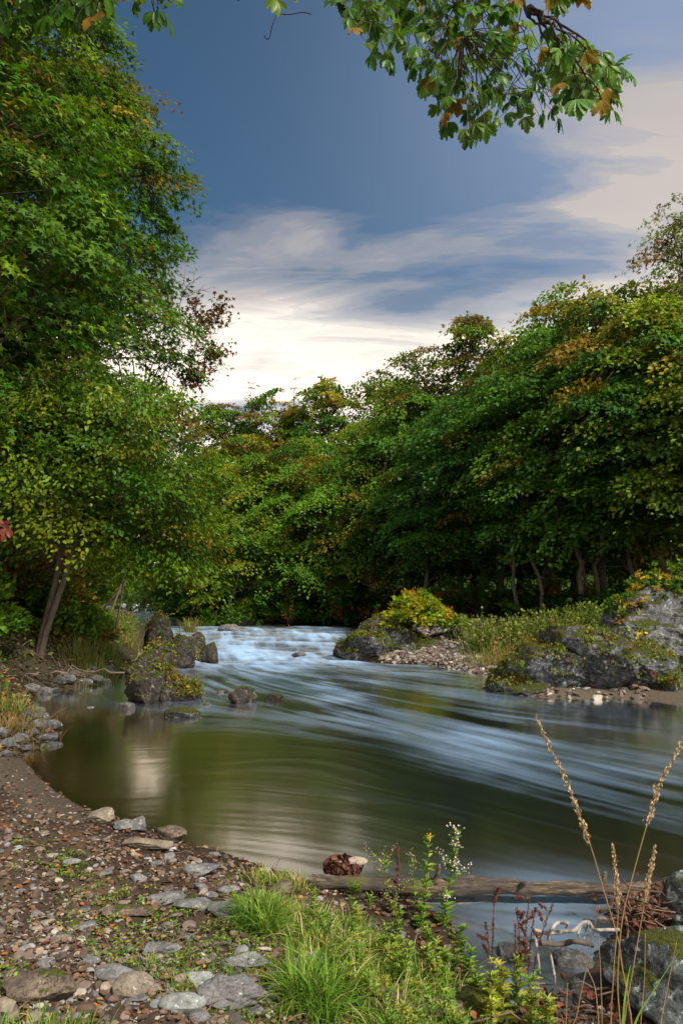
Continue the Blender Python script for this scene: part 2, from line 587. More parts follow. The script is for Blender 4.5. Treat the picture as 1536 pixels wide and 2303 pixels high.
ang = np.concatenate([np.linspace(-math.pi, -R(40), 60, endpoint=False), np.linspace(-R(40), R(40), 560, endpoint=False),
                      np.linspace(R(40), math.pi, 60, endpoint=False)])
rads = np.concatenate([[0.02], np.geomspace(.5, 160, 520), [220, 320, 480, 700]])
GP = polar(rads, ang)
gzv = terrain(GP)
gV = np.column_stack([GP, gzv])
dLg, dRg = segdist(GP, POLY_L, True), segdist(GP, POLY_R, True)
Q = np.column_stack([GP, np.zeros(len(GP))])
nA = fbm(Q * 1.3, 4, 21)
iLg, iRg = inside(GP, POLY_L), inside(GP, POLY_R)
soil = np.array((.070, .050, .036))
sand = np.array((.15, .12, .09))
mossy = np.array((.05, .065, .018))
forest = np.array((.018, .015, .010))
col = np.zeros((len(GP), 3)) + soil
nearL = iLg & (GP[:, 1] < 9.5)
sb = sstep(.62, .38, dLg + nA * .25) * sstep(3.6, 3.9, -GP[:, 0] + GP[:, 1] * 0 + .2 * nA + 1.7) * (GP[:, 1] > 4.8) * (GP[:, 1] < 9.5)
col = np.where(iLg[:, None], col + (sand - col) * sb[:, None], col)
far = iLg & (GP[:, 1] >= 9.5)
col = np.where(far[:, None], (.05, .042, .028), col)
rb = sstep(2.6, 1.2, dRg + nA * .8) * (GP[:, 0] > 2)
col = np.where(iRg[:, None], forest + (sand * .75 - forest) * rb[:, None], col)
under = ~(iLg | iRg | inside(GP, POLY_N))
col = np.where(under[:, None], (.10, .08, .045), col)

nS = sstep(-.1, .35, fbm(Q * 2.3, 3, 55))
col = np.where((nearL & (sb < .3))[:, None], col * (1 + .7 * nS[:, None] * np.array((1, .8, .6))), col)
wetb = sstep(.22, .02, gzv) * nearL
col = col * (1 - .45 * wetb[:, None])
mg, t = newmat('ground')
a = t.n('ShaderNodeAttribute', dict(attribute_name="Col")).outputs[0]
pos = t.n('ShaderNodeNewGeometry').outputs['Position']
nn = t.noise(pos, 28, 8, .7)
nf = t.noise(pos, 120, 4, .7)
ff = t.math('ADD', t.math('MULTIPLY', nn, .6), t.math('MULTIPLY', nf, .4))
c = t.mix(1.0, a, t.ramp(ff, [(.3, (.45, .42, .4)), (.5, (.95, .95, .95)), (.68, (1.7, 1.65, 1.55))]), 'MULTIPLY')
b = t.n('ShaderNodeBump', Strength=.8, Distance=.02, Height=ff)
p = t.n('ShaderNodeBsdfPrincipled', Base_Color=c, Roughness=.88, Normal=b.outputs[0])
p.inputs['Specular IOR Level'].default_value = .04
outp(t, p.outputs[0])
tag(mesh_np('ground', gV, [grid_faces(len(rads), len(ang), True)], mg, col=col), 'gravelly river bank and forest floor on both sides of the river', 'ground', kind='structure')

# ------------------------------------------------------------------ water
wang = np.linspace(-R(42), R(42), 640)
wrad = np.concatenate([np.geomspace(2.0, 12, 250, endpoint=False), np.geomspace(12, 40, 230, endpoint=False), np.geomspace(40, 130, 60)])
WP = polar(wrad, wang)
# stream function on a regular grid: 0 at the near/left bank, 1 at the far/right bank
gx, gy = np.arange(-40, 34, .15), np.arange(0, 100, .15)
GX, GY = np.meshgrid(gx, gy, indexing='ij')
gp = np.column_stack([GX.ravel(), GY.ravel()])
kcut = int(np.argmin(np.abs(LL - Wz(700, 1978)[:2]).sum(1)))
left_line = np.vstack([[(-34, 76)], LL[:kcut], [Wz(1000, 2010)[:2], Wz(1500, 2030)[:2], (8, 4.0), (34, -4)]])
right_line = np.vstack([LR, [(30, 12), (60, 10)]])
dl, dr = segdist(gp, left_line), segdist(gp, right_line)
psi = (dl / (dl + dr + 1e-6)).reshape(GX.shape)


def blur(A, k):
    for _ in range(k):
        A = (np.roll(A, 1, 0) + np.roll(A, -1, 0) + A * 2) / 4
        A = (np.roll(A, 1, 1) + np.roll(A, -1, 1) + A * 2) / 4
    return A


psi = blur(psi, 14)
# direction of the current, from a few arrows read off the surface and blended between them
ARR = [(500, 1435, 505, 1465), (700, 1435, 730, 1470), (600, 1430, 612, 1462), (440, 1500, 540, 1545), (560, 1500, 760, 1535), (650, 1560, 900, 1622), (800, 1600, 1100, 1682), (1000, 1650, 1350, 1742), (1200, 1700, 1536, 1782),
       (1000, 1800, 1400, 1905), (1200, 1620, 1500, 1655), (900, 1530, 1200, 1572), (700, 1700, 950, 1790), (800, 1850, 1100, 1955), (1300, 1850, 1536, 1915), (560, 1640, 720, 1665), (250, 1655, 500, 1640), (450, 1722, 620, 1704),
       (420, 1840, 650, 1850), (600, 1780, 800, 1800), (850, 1500, 1000, 1520), (1300, 1590, 1600, 1612), (300, 1385, 360, 1397), (420, 1408, 500, 1425), (300, 1760, 420, 1755), (1100, 2040, 1400, 2045), (1500, 1700, 1900, 1760),
       (1500, 1960, 1900, 2030), (1180, 2150, 1190, 2250), (600, 1900, 760, 1925)]
VX = np.zeros(GX.shape); VY = np.zeros(GX.shape); WS = np.zeros(GX.shape)
for u1, v1, u2, v2 in ARR:
    p_, q_ = Wz(u1, v1)[:2], Wz(u2, v2)[:2]
    c_, d_ = (p_ + q_) / 2, nrm(q_ - p_)
    wgt = 1 / (((GX - c_[0]) ** 2 + (GY - c_[1]) ** 2) / (.02 * c_[1] ** 2) + .3) ** 2
    VX += wgt * d_[0]; VY += wgt * d_[1]; WS += wgt
VX, VY = VX / WS, VY / WS
cn_ = fbm(np.column_stack([gp * .55, np.zeros(len(gp))]), 3, 5).reshape(GX.shape)
nx_, ny_ = np.gradient(blur(cn_, 4), .15)
VX, VY = VX + .10 * ny_, VY - .10 * nx_
ln = np.sqrt(VX ** 2 + VY ** 2) + 1e-6
VX, VY = VX / ln, VY / ln


def samp(A, P, x0=-40., y0=0., s=.15):
    i = np.clip((P[:, 0] - x0) / s, 0, A.shape[0] - 1.001)
    j = np.clip((P[:, 1] - y0) / s, 0, A.shape[1] - 1.001)
    i0, j0 = i.astype(int), j.astype(int)
    fi, fj = i - i0, j - j0
    return (A[i0, j0] * (1 - fi) + A[i0 + 1, j0] * fi) * (1 - fj) + (A[i0, j0 + 1] * (1 - fi) + A[i0 + 1, j0 + 1] * fi) * fj


TILE = np.random.RandomState(3).rand(512, 512)


def tile(P, s):
    x, y = P[:, 0] / s, P[:, 1] / s
    i, j = np.floor(x).astype(int), np.floor(y).astype(int)
    fx, fy = x - i, y - j
    a, b = i & 511, (i + 1) & 511
    c, d = j & 511, (j + 1) & 511
    return (TILE[a, c] * (1 - fx) + TILE[b, c] * fx) * (1 - fy) + (TILE[a, d] * (1 - fx) + TILE[b, d] * fx) * fy


def lic(P, cell, step, n):
    acc = tile(P, cell)
    for sg in (1, -1):
        q = P.copy()
        for k in range(n):
            q = q + sg * step * np.column_stack([samp(VX, q), samp(VY, q)])
            acc = acc + tile(q, cell)
    acc /= (2 * n + 1)
    return acc


def norm01(a):
    lo, hi = np.percentile(a, 2), np.percentile(a, 98)
    return np.clip((a - lo) / (hi - lo), 0, 1)


wf = norm01(lic(WP, .05, .05, 14))
wm = norm01(.6 * lic(WP, .22, .13, 10) + .4 * lic(WP, .11, .08, 14))
wc = norm01(lic(WP, .9, .3, 7))
Wl = water_level(WP)
psw = samp(psi, WP)
dlw, drw = samp(dl.reshape(GX.shape), WP), samp(dr.reshape(GX.shape), WP)
yy, xx = WP[:, 1], WP[:, 0]
casc = sstep(14.5, 20, yy) * sstep(34, 30, yy) * sstep(.0, .8, drw) * sstep(-9.5, -6.5, xx)
JC = smooth_line([Wz(u, v)[:2] for u, v in [(620, 1425), (620, 1480), (680, 1540), (850, 1610), (1100, 1690), (1400, 1770), (1800, 1860)]], 8)
dj = segdist(WP, JC)
jet = np.exp(-(dj / (.125 * yy + .75)) ** 2) * sstep(34, 26, yy) * (.28 + .72 * sstep(6.5, 15, yy))
jet = jet + .28 * np.exp(-(dj / (.14 * yy + 1.0)) ** 2) * sstep(4.5, 8, yy) * sstep(20, 14, yy)
jet = np.clip(jet * (.75 + 1.0 * fbm(np.column_stack([WP * .5, np.zeros(len(WP))]), 2, 77)), 0, 1)
Q = np.column_stack([xx * .42, yy * 1.1 + .25 * xx, np.zeros(len(xx))])
rap = fbm(Q, 3, 31)
rap2 = fbm(Q * 2.2, 3, 41)
amp = casc * .17
up_far = sstep(34, 45, yy)
z = Wl + amp * (rap * 1.1 + np.abs(rap2) * .6) + .012 * jet * (wm - .5) + .05 * up_far * rap
foam_sheen = np.clip(casc * (.10 + 1.7 * rap + .7 * (wm - .4)), 0, 1) * .8
foam_sheen += jet * np.clip(.5 * wm + .7 * wc + .3 * wf - .58, 0, 1) * 1.0  # streaks of foam with sky reflection painted in along the current
foam_sheen += up_far * np.clip(.3 + rap, 0, 1) * .7
# thin line of froth along the stones at the foot of the cascade and the little creek
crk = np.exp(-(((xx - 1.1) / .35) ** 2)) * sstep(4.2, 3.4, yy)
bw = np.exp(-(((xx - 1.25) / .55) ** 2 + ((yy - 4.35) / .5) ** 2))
foam_sheen += bw * np.clip(.12 + .45 * (wm - .3) + .2 * wf, 0, 1)  # pale backwater: faint foam that also paints in reflected cloud
foam_sheen += crk * np.clip(wm * 1.3 - .3, 0, 1) * .7
foam_sheen = np.clip(foam_sheen, 0, 1)
rough = .13 + .22 * jet * (.3 + .7 * wm) + .28 * casc + .12 * up_far
shallow = np.exp(-np.minimum(dlw, drw) / .9)
mW, t = newmat('river_water')
at = lambda n_: t.n('ShaderNodeAttribute', dict(attribute_name=n_)).outputs['Fac']
fo, ro, sh_, fi_, pw = at('foam_sheen'), at('rough'), at('shallow'), at('fine'), at('pool')
deep = t.mix(pw, (.003, .009, .008), (.016, .013, .003))
wcx = t.mix(sh_, deep, (.055, .038, .016))
wcx = t.mix(t.math('MULTIPLY', t.math('SUBTRACT', fi_, .35), .10, True), wcx, (.05, .05, .03))
bmp = t.n('ShaderNodeBump', Strength=.25, Distance=.006, Height=t.math('ADD', t.math('MULTIPLY', fi_, .6), at('mid')))
body = t.n('ShaderNodeBsdfDiffuse', Color=wcx)
clear = t.n('ShaderNodeBsdfTransparent', Color=(.62, .55, .38))
body2 = t.n('ShaderNodeMixShader', i0=t.math('MULTIPLY', t.math('POWER', sh_, 5.0), .85), i1=body.outputs[0], i2=clear.outputs[0])
gl = t.n('ShaderNodeBsdfGlossy', Roughness=ro, Normal=bmp.outputs[0], Color=t.mix(pw, (.93, .98, 1.0), (1.0, .92, .78)))  # warm glow of the pool reflection put into the gloss colour
fr = t.n('ShaderNodeFresnel', IOR=2.0)
g2 = t.n('ShaderNodeMixShader', i0=t.math('MULTIPLY', fr.outputs[0], 2.0, True), i1=body2.outputs[0], i2=gl.outputs[0])
white = t.n('ShaderNodeBsdfPrincipled', Base_Color=(.36, .54, .80), Roughness=.5)  # foam colour, its blue standing in for reflected sky
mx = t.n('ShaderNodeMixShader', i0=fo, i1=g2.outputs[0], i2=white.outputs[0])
outp(t, mx.outputs[0])
pool = sstep(1.5, -1.5, xx - .25 * (yy - 6)) * sstep(14, 10, yy)
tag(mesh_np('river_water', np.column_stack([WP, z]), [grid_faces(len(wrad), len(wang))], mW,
            attrs=dict(foam_sheen=foam_sheen, rough=rough, shallow=shallow, fine=wf, mid=wm, pool=pool)),
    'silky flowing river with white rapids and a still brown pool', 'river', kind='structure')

# ------------------------------------------------------------------ rocks
_ico = {}


def ico(sub):
    if sub not in _ico:
        bm = bmesh.new()
        bmesh.ops.create_icosphere(bm, subdivisions=sub, radius=1)
        V = np.array([v.co[:] for v in bm.verts])
        F = np.array([[v.index for v in f.verts] for f in bm.faces])
        bm.free()
        _ico[sub] = (V, F)
    return _ico[sub]


def rock_shape(seed, sub=4, facets=9, rough=.10, lo=.5, hi=.92, craggy=0.0, freq=1.6):
    rs = np.random.RandomState(seed)
    V, F = ico(sub)
    V = V.copy()
    for k in range(facets):
        n = nrm(rs.normal(size=3))
        d = rs.uniform(lo, hi)
        e = V @ n - d
        V -= np.outer(np.maximum(e, 0) * .93, n)
    off = rs.uniform(-50, 50, 3)
    dn = nrm(V)
    V = V + dn * (rough * fbm(V * freq + off, 5 if sub >= 4 else 3, seed))[:, None]
    if craggy:
        r = 1 - 2 * np.abs(fbm(V * np.array((1.3, 1.3, 2.4)) + off, 4, seed + 5))
        st = np.abs(((V @ nrm(rs.normal(size=3) * (1, 1, .4))) * 5 + fbm(V * 2 + off, 2, seed + 8) * 2) % 1 - .5)
        V = V + dn * (craggy * (r - .6) + craggy * .35 * (st - .25))[:, None]
        V = V + dn * (craggy * .25 * fbm(V * 9 + off, 3, seed + 11))[:, None]
    V /= np.abs(V).max(0)
    return V, F


def rock(name, label, cat, loc, dims, seed, mat, rz=0, tilt=0, sub=4, group=None, parent=None, blobs=None, colour=None, sink=.25, **kw):
    """dims = full width, depth, height. loc = point on the ground under its middle."""
    mb = MB()
    parts_ = blobs or [((0, 0, 0), (1, 1, 1), 0)]
    for k, (o, s, r) in enumerate(parts_):
        V, F = rock_shape(seed + 31 * k, sub, **kw)
        V = V * np.array(dims) * np.array(s) / 2
        Rm = np.array(Matrix.Rotation(rz + r, 3, 'Z') @ Matrix.Rotation(tilt, 3, 'Y'))
        V = V @ Rm.T
        V = V + np.array(o) * np.array(dims) + np.array((0, 0, dims[2] * s[2] * (.5 - sink)))
        mb.add(V, [F], colour)
    ob = mb.build(name, mat, parent)
    ob.location = loc
    if parent is None:
        tag(ob, label, cat, group)
    return ob


def px_m(px, y):
    return px / FPX * y * 1.0


# mid-river rocks
def at_w(u, v):
    p = Wz(u, v)
    return p


ROCKS = {}
p = at_w(350, 1583); y = p[1]
r1 = rock('boulder', 'large brown craggy boulder with ivy at the edge of the still pool', 'boulder', (p[0] - .05, y + .45, -.05),
          (1.34, 1.1, 1.5), 11, M['rockbrown'], sub=6, craggy=.12, facets=8, sink=.30,
          lo=.42, hi=.8, blobs=[((-.15, 0, 0), (.64, 1, 1.0), .3), ((.10, .1, -.02), (.72, .9, .76), .8), ((.33, .05, -.04), (.45, .7, .42), 1.)])
p = at_w(372, 1510); y = p[1]
r2 = rock('boulder', 'tall dark boulder with mossy tip standing behind the large brown one', 'boulder', (p[0] - .15, y + .6, 0),
          (1.55, 1.2, 1.9), 23, M['rockbrown'], sub=5, craggy=.12, facets=9, sink=.27,
          blobs=[((-.12, 0, 0), (.5, .9, 1.0), .2), ((.12, .1, -.03), (.75, .8, .66), .9)])
p = at_w(440, 1490); y = p[1]
r3 = rock('boulder', 'grey angular boulder with a grass tuft beside the rapids', 'boulder', (p[0], y + .5, 0),
          (1.0, 1.0, 1.2), 37, M['rockbrown'], sub=5, craggy=.10, facets=9, sink=.28, blobs=[((-.12, 0, 0), (.62, .9, 1), .2), ((.22, 0, -.02), (.62, .8, .62), .9)])
p = at_w(540, 1583); y = p[1]
r4 = rock('rock', 'small mossy dark rock rising from the current', 'rock', (p[0], y + .15, -.02), (.56, .45, .44), 41, M['rockbrown'], sub=5, craggy=.12, facets=8, sink=.28)
p = at_w(615, 1576); y = p[1]
rock('rock', 'small brown pyramid-shaped rock alone in the current', 'rock', (p[0], y + .1, -.02), (.33, .26, .24), 43, M['rockbrown'], sub=4, craggy=.06, sink=.28)
p = at_w(412, 1615); y = p[1]
rock('rock', 'low flat wet rock in front of the large boulder', 'rock', (p[0], y + .15, -.03), (.66, .36, .22), 47, M['rockmoss'], sub=5, craggy=.1, sink=.2,
     blobs=[((0, 0, 0), (1, 1, 1), 0), ((-.35, .1, 0), (.4, .8, .6), 1)])
p = at_w(468, 1585); rock('rock', 'tiny dark rock between the boulder and the mossy one', 'rock', (p[0], p[1], -.02), (.15, .12, .09), 51, M['rock'], sub=3)
p = at_w(505, 1558); rock('rock', 'low dark rock tips upstream of the small mossy rock', 'rock', (p[0], p[1], -.02), (.34, .2, .10), 53, M['rock'], sub=4, craggy=.1,
                          blobs=[((-.2, 0, 0), (.5, 1, 1), 0), ((.25, 0, 0), (.45, 1, 1.1), 1)])
p = at_w(202, 1591); rock('rock', 'tiny flat dark stone in the still pool', 'rock', (p[0], p[1], -.01), (.17, .1, .04), 57, M['rock'], sub=3)
p = at_w(287, 1592); rock('rock', 'small rounded stone against the foot of the large boulder', 'rock', (p[0], p[1] - .05, -.02), (.28, .22, .17), 59, M['rock'], sub=4, craggy=.08)
for u, v, wd, lab in ((520, 1432, 60, 'dark wet rock in the upper rapids'), (672, 1474, 34, 'small dark rock in the middle of the rapids'), (765, 1504, 22, 'tiny rock below the rapids near the far outcrop')):
    p = at_w(u, v)
    rock('rock', lab, 'rock', (p[0], p[1], -.03 + float(water_level(p[None])[0])), (px_m(wd, p[1]), px_m(wd, p[1]) * .7, px_m(wd, p[1]) * .45), 60 + u, M['rock'], sub=4, craggy=.1)

# far bank outcrops
p = at_w(880, 1485); y = p[1]
r5 = rock('outcrop', 'mossy blue-grey outcrop below the yellow bush at the head of the far gravel spit', 'rock outcrop', (p[0] + .0, y + .9, -.15),
          (2.9, 2.2, 1.55), 71, M['rockmoss'], sub=6, craggy=.11, facets=9, sink=.1,
          blobs=[((-.24, 0, 0), (.5, 1, .86), .3), ((.05, .1, 0), (.55, 1, 1.0), 1.2), ((.33, .1, -.05), (.5, .9, .62), 2), ((-.38, -.05, -.1), (.3, .7, .6), .5)])
p = at_w(1285, 1568); y = p[1]
r6 = rock('outcrop', 'broad moss-covered dark outcrop at the water on the far right bank', 'rock outcrop', (p[0] + .5, y + 1.0, -.15),
          (3.5, 2.4, 1.95), 83, M['rockmoss'], sub=6, craggy=.12, facets=10, sink=.08,
          blobs=[((.05, 0, 0), (.5, 1, 1.0), .3), ((-.2, -.05, -.03), (.5, .9, .72), 1.1), ((-.36, -.1, -.08), (.34, .7, .42), .2), ((.33, 0, -.02), (.48, .9, .7), 2.2), ((.46, -.15, -.05), (.3, .7, .42), 2.9)])
p = at_w(1560, 1540); y = p[1]
r7 = rock('boulder', 'big pale grey lichen-spotted boulder behind the mossy outcrop', 'boulder', (p[0] + .5, y + 1.6, .1),
          (3.6, 2.6, 2.25), 97, M['rockpale'], sub=6, craggy=.10, facets=8, sink=.12, lo=.55, blobs=[((0, 0, 0), (1, 1, 1), .3), ((-.33, -.1, -.04), (.5, .8, .7), 1.3)])

# near right boulders
p = Pd(1500, 2200, 3.3)
rock('boulder', 'grey lichen-spotted boulder filling the bottom right corner', 'boulder', (p[0] + .22, 3.3, -.12), (1.15, 1.0, .60), 103, M['rockfront'], sub=6,
     craggy=.07, facets=9, sink=.1, rough=.10)
p = Pd(1560, 2050, 4.0)
rock('boulder', 'smaller dark boulder behind the corner boulder at the log end', 'boulder', (p[0] + .12, 4.05, -.12), (.62, .6, .50), 107, M['rockfront'], sub=6,
     craggy=.07, facets=9, sink=.08, rough=.10)

# ------------------------------------------------------------------ trees
GREEN = [(.025, .068, .005), (.037, .090, .006), (.055, .112, .008)]
YGREEN = [(.085, .140, .008), (.115, .150, .009)]
ORANGE = [(.24, .10, .012), (.30, .13, .015), (.20, .065, .010)]
RED = [(.16, .020, .012), (.12, .030, .012)]
DULL = [(.085, .055, .020), (.10, .07, .02)]


def pick(rs, pal):
    return np.array(pal[rs.randint(len(pal))])


def curve(p0, p1, rs, n=7, bow=.15, wob=.04):
    p0, p1 = np.array(p0, float), np.array(p1, float)
    L = np.linalg.norm(p1 - p0)
    s = np.linspace(0, 1, n)[:, None]
    P = p0 + (p1 - p0) * s
    P = P + np.array((0, 0, 1)) * (np.sin(s * np.pi) * bow * L)
    w_ = rs.normal(size=(n, 3)) * wob * L
    w_[0] = w_[-1] = 0
    return P + w_


def tree(name, label, base, H, prof, seed, leaf=.2, nclump=180, per=130, warm=.15, topwarm=.3, group=None, lean=(0, 0), tr=.14,
         clump_r=.85, tmpl=STAR, mat='leaf', bark='bark', pal=None, droop=.35, stems=1, nlimb=9, fill=.25, accent=ORANGE, cat='tree', face=0.0, bright=1.0, stempts=None, extra=None,
         crown_off=(0, 0), taper=.75, stretch=1.15, thick=.085):
    """prof = [(height above base, crown radius), ...]. A trunk with limbs and a crown of leafy sprays."""
    rs = np.random.RandomState(seed)
    root = empty(name, base, label, cat, group)
    prof = np.array(prof, float)
    z0, z1 = prof[0, 0], prof[-1, 0]
    tb = MB()
    top = np.array((lean[0] + crown_off[0], lean[1] + crown_off[1], H * .82))
    stemsP = []
    for k in range(stems):
        if stempts is not None:
            P = np.array(stempts[k], float)
            P = smooth_line(P, 4)
        else:
            off = np.array((rs.normal() * .12 * (stems > 1), rs.normal() * .12 * (stems > 1), -.15))
            tp = top + np.array((rs.normal(), rs.normal(), 0)) * (.9 if stems > 1 else .2) * H * .07
            P = curve(off, tp, rs, 12, 0.0, .012)
        stemsP.append(P)
        s = np.linspace(0, 1, len(P))
        r = tr * (1 - taper * s) * (1 + .6 * np.exp(-s * 22))
        tb.tube(P, r, 10)
    # spray centres
    n = nclump
    hs = np.interp(rs.rand(n * 4), np.linspace(0, 1, 40), np.linspace(z0, z1, 40))
    rad = np.interp(hs, prof[:, 0], prof[:, 1])
    keep = rs.rand(n * 4) < (rad + .15) / (prof[:, 1].max() + .15)
    hs, rad = hs[keep][:n], rad[keep][:n]
    n = len(hs)
    az = rs.rand(n) * 2 * np.pi
    lump = 1 + .32 * fbm(np.column_stack([np.cos(az) * 1.2, np.sin(az) * 1.2, hs / 2.2]) + seed, 2, seed)
    rr = rad * lump * np.where(rs.rand(n) < fill, rs.uniform(.15, .7, n), rs.uniform(.78, 1.02, n))
    cx = np.interp(hs, [0, H], [0, lean[0]]) + crown_off[0]
    cy = np.interp(hs, [0, H], [0, lean[1]]) + crown_off[1]
    C = np.column_stack([cx + rr * np.cos(az), cy + rr * np.sin(az), hs])
    if extra:
        E = np.array([Pd(*q_) for q_ in extra]) - np.array(base)
        C = np.vstack([C, E])
        az = np.concatenate([az, np.arctan2(E[:, 1] - crown_off[1], E[:, 0] - crown_off[0])])
        rr = np.concatenate([rr, np.hypot(E[:, 0] - crown_off[0], E[:, 1] - crown_off[1])])
        n = len(C)
    out = np.column_stack([np.cos(az), np.sin(az), np.zeros(n)])
    # limbs: each spray hangs from a limb, each limb from the trunk
    li = rs.permutation(n)[:nlimb]
    lim = []
    for k in li:
        st = stemsP[rs.randint(len(stemsP))]
        hz = max(z0 * .8, C[k, 2] - .55 * rr[k])
        a0 = st[np.argmin(np.abs(st[:, 2] - hz))]
        P = curve(a0, C[k] * (.9, .9, 1) + np.array((0, 0, -.1)), rs, 9, .08, .02)
        lim.append(P)
        tb.tube(P, np.linspace(tr * .42, tr * .10, 9), 6)
    LP = np.concatenate(lim + stemsP)
    for k in range(n):
        d = ((LP - C[k] - np.array((0, 0, -.5))) ** 2).sum(1)
        a0 = LP[np.argmin(d)]
        if np.linalg.norm(a0 - C[k]) > .3:
            P = curve(a0, C[k], rs, 5, .06, .03)
            tb.tube(P, np.linspace(tr * .14, tr * .035, 5) + .002, 4, cap=False)
    tb.build('trunk', M[bark], root)
    # leaves
    lb = MB()
    cr = clump_r * rs.uniform(.6, 1.25, n)
    K = np.maximum(12, (per * (cr / clump_r) ** 2 * rs.uniform(.7, 1.2, n)).astype(int))
    idx = np.repeat(np.arange(n), K)
    N = len(idx)
    q = np.sqrt(rs.rand(N))
    th = rs.rand(N) * 2 * np.pi
    # irregular fingers instead of round discs
    q = q * (1 + .35 * np.sin(th * 3 + idx * 1.7) * (q > .5) + .2 * np.sin(th * 5 + idx * 2.9))
    lx, ly = q * np.cos(th), q * np.sin(th)
    cn = nrm(out * .45 + np.array((0, 0, 1.0)) + rs.normal(size=(n, 3)) * .22)
    a1 = nrm(np.cross(cn, out + 1e-3))
    a2 = np.cross(a1, cn)
    pos = C[idx] + (a1[idx] * lx[:, None] + a2[idx] * ly[:, None] * stretch) * cr[idx][:, None]
    pos += cn[idx] * (rs.normal(size=N) * thick * cr[idx])[:, None]
    pos[:, 2] -= droop * cr[idx] * q ** 2 * (.5 + .5 * rs.rand(N))
    ldir = nrm((a1[idx] * lx[:, None] + a2[idx] * ly[:, None]) + out[idx] * .4 + rs.normal(size=(N, 3)) * .45 + np.array((0, 0, -.45)))
    lnz = nrm(cn[idx] + out[idx] * (.25 + face) + rs.normal(size=(N, 3)) * .42)
    hrel = (C[:, 2] - z0) / (z1 - z0)
    cc_ = np.zeros((n, 3))
    P_ = pal or (GREEN + YGREEN)
    big = fbm(C * .35 + seed, 2, seed + 3)
    for k in range(n):
        u_ = rs.rand() + big[k] * .6
        wprob = .35 * warm + topwarm * hrel[k] ** 3
        c = pick(rs, P_)
        if u_ < wprob * .35:
            c = c * .6 + pick(rs, accent) * .35
        elif u_ < wprob:
            c = c * .5 + pick(rs, YGREEN + YGREEN + accent[:1]) * .5
        cc_[k] = c * rs.uniform(.6, 1.3)
    lc = cc_[idx] * rs.uniform(.7, 1.3, (N, 1)) * bright
    odd = rs.rand(N) < .008 + .03 * warm
    lc[odd] = lc[odd] * .4 + np.array(accent[0]) * .6
    T = tmpl
    lb.scatter(T[0], T[1], pos, ldir, lnz, leaf * rs.uniform(.65, 1.2, N), lc)
    lb.build('crown', M[mat], root)
    return root


def base_at(u, y):
    x = (u - 768) / FPX * y * 1.01
    return np.array((x, y, gz(x, y) - .05))


def top_h(v, y, bz):
    return Pd(768, v, y)[2] - bz


FAR = [  # u, y, v of the top, crown radius, bottom height, warmth, label
    (470, 40, 1015, 2.8, 1.6, .30, 'yellow-green maple at the bend where the river disappears to the left'),
    (565, 37, 1010, 3.4, 1.5, .38, 'maple with orange-tinged top left of the far bank row'),
    (690, 36.5, 1000, 3.7, 1.3, .30, 'broad green tree on the dark far bank above the left end of the rapids'),
    (815, 36, 960, 3.7, 1.5, .28, 'green tree with orange leaf patches above the middle of the rapids'),
    (925, 34.5, 885, 3.4, 1.8, .12, 'dark green tree behind the head of the gravel spit'),
    (1030, 31, 915, 3.0, 1.4, .10, 'lower fresh green tree leaning out behind the yellow bush'),
    (1120, 28.5, 830, 3.4, 1.6, .12, 'green tree with drooping sprays behind the spit grass'),
    (1235, 26.5, 755, 3.5, 1.9, .12, 'full round green tree above the bare stems on the right'),
    (1355, 25, 690, 3.6, 2.4, .10, 'tall bright green tree above the broad mossy outcrop'),
    (1475, 23, 690, 3.3, 2.6, .22, 'green tree with orange sprigs behind the pale boulder'),
    (1590, 22, 680, 3.4, 2.4, .25, 'tree cut by the right edge above the pale boulder'),
]
for k, (u, y, vt, rd, zb, wm_, lab) in enumerate(FAR):
    b_ = base_at(u, y)
    H = top_h(vt, y, b_[2])
    tree('maple_tree', lab, b_, H, [(zb + (.35 if u > 900 else -.4), rd * .75), (H * .3, rd), (H * .6, rd * 1.0), (H * .82, rd * .72), (H, rd * .2)], 200 + k,
         tmpl=LEAF4, leaf=.18, nclump=int(13 * H), per=300, warm=wm_, topwarm=.4 if u < 900 else .15, group='maples along the far bank', tr=.17, clump_r=.95, face=.15,
         pal=[GREEN + YGREEN, YGREEN + GREEN[1:], GREEN[1:], [(.035, .095, .016), (.05, .115, .018), (.03, .08, .014)]][(0, 1, 2, 0, 2, 3, 3, 2, 3, 1, 0)[k]], bright=(1.1, 1.2, 1.1, 1.15, .9, 1.25, 1.2, 1.05, 1.2, 1.05, 1.0)[k])
BACK = [
    (560, 50, 985, 4.2, .3, 'middle-row tree between the orange-tinged maple and the skyline'),
    (690, 49, 975, 4.2, .4, 'middle-row tree with yellow top above the left end of the rapids'),
    (500, 64, 912, 5.2, .5, 'small-leaved tree behind the far row at the left end of the skyline'),
    (610, 64, 882, 5.2, .6, 'orange-brown topped tree in the second row of the skyline'),
    (735, 62, 850, 5.4, .4, 'rounded tree top in the second row above the rapids'),
    (860, 54, 836, 4.8, .3, 'second row tree rising just right of the skyline notch'),
    (965, 40, 780, 3.6, .45, 'olive tree on the rising skyline left of the tall brown crown'),
    (1060, 38, 722, 3.9, .75, 'tall brown-olive crown standing out on the skyline centre right'),
    (1165, 37, 765, 3.5, .55, 'rusty tree top in the dip right of the tall brown crown'),
    (1275, 33, 655, 3.9, .15, 'high green crown on the right skyline'),
    (1400, 31, 620, 4.0, .15, 'highest green dome on the right skyline'),
    (1520, 30, 640, 3.8, .45, 'rust-coloured crown at the right edge of the skyline'),
]
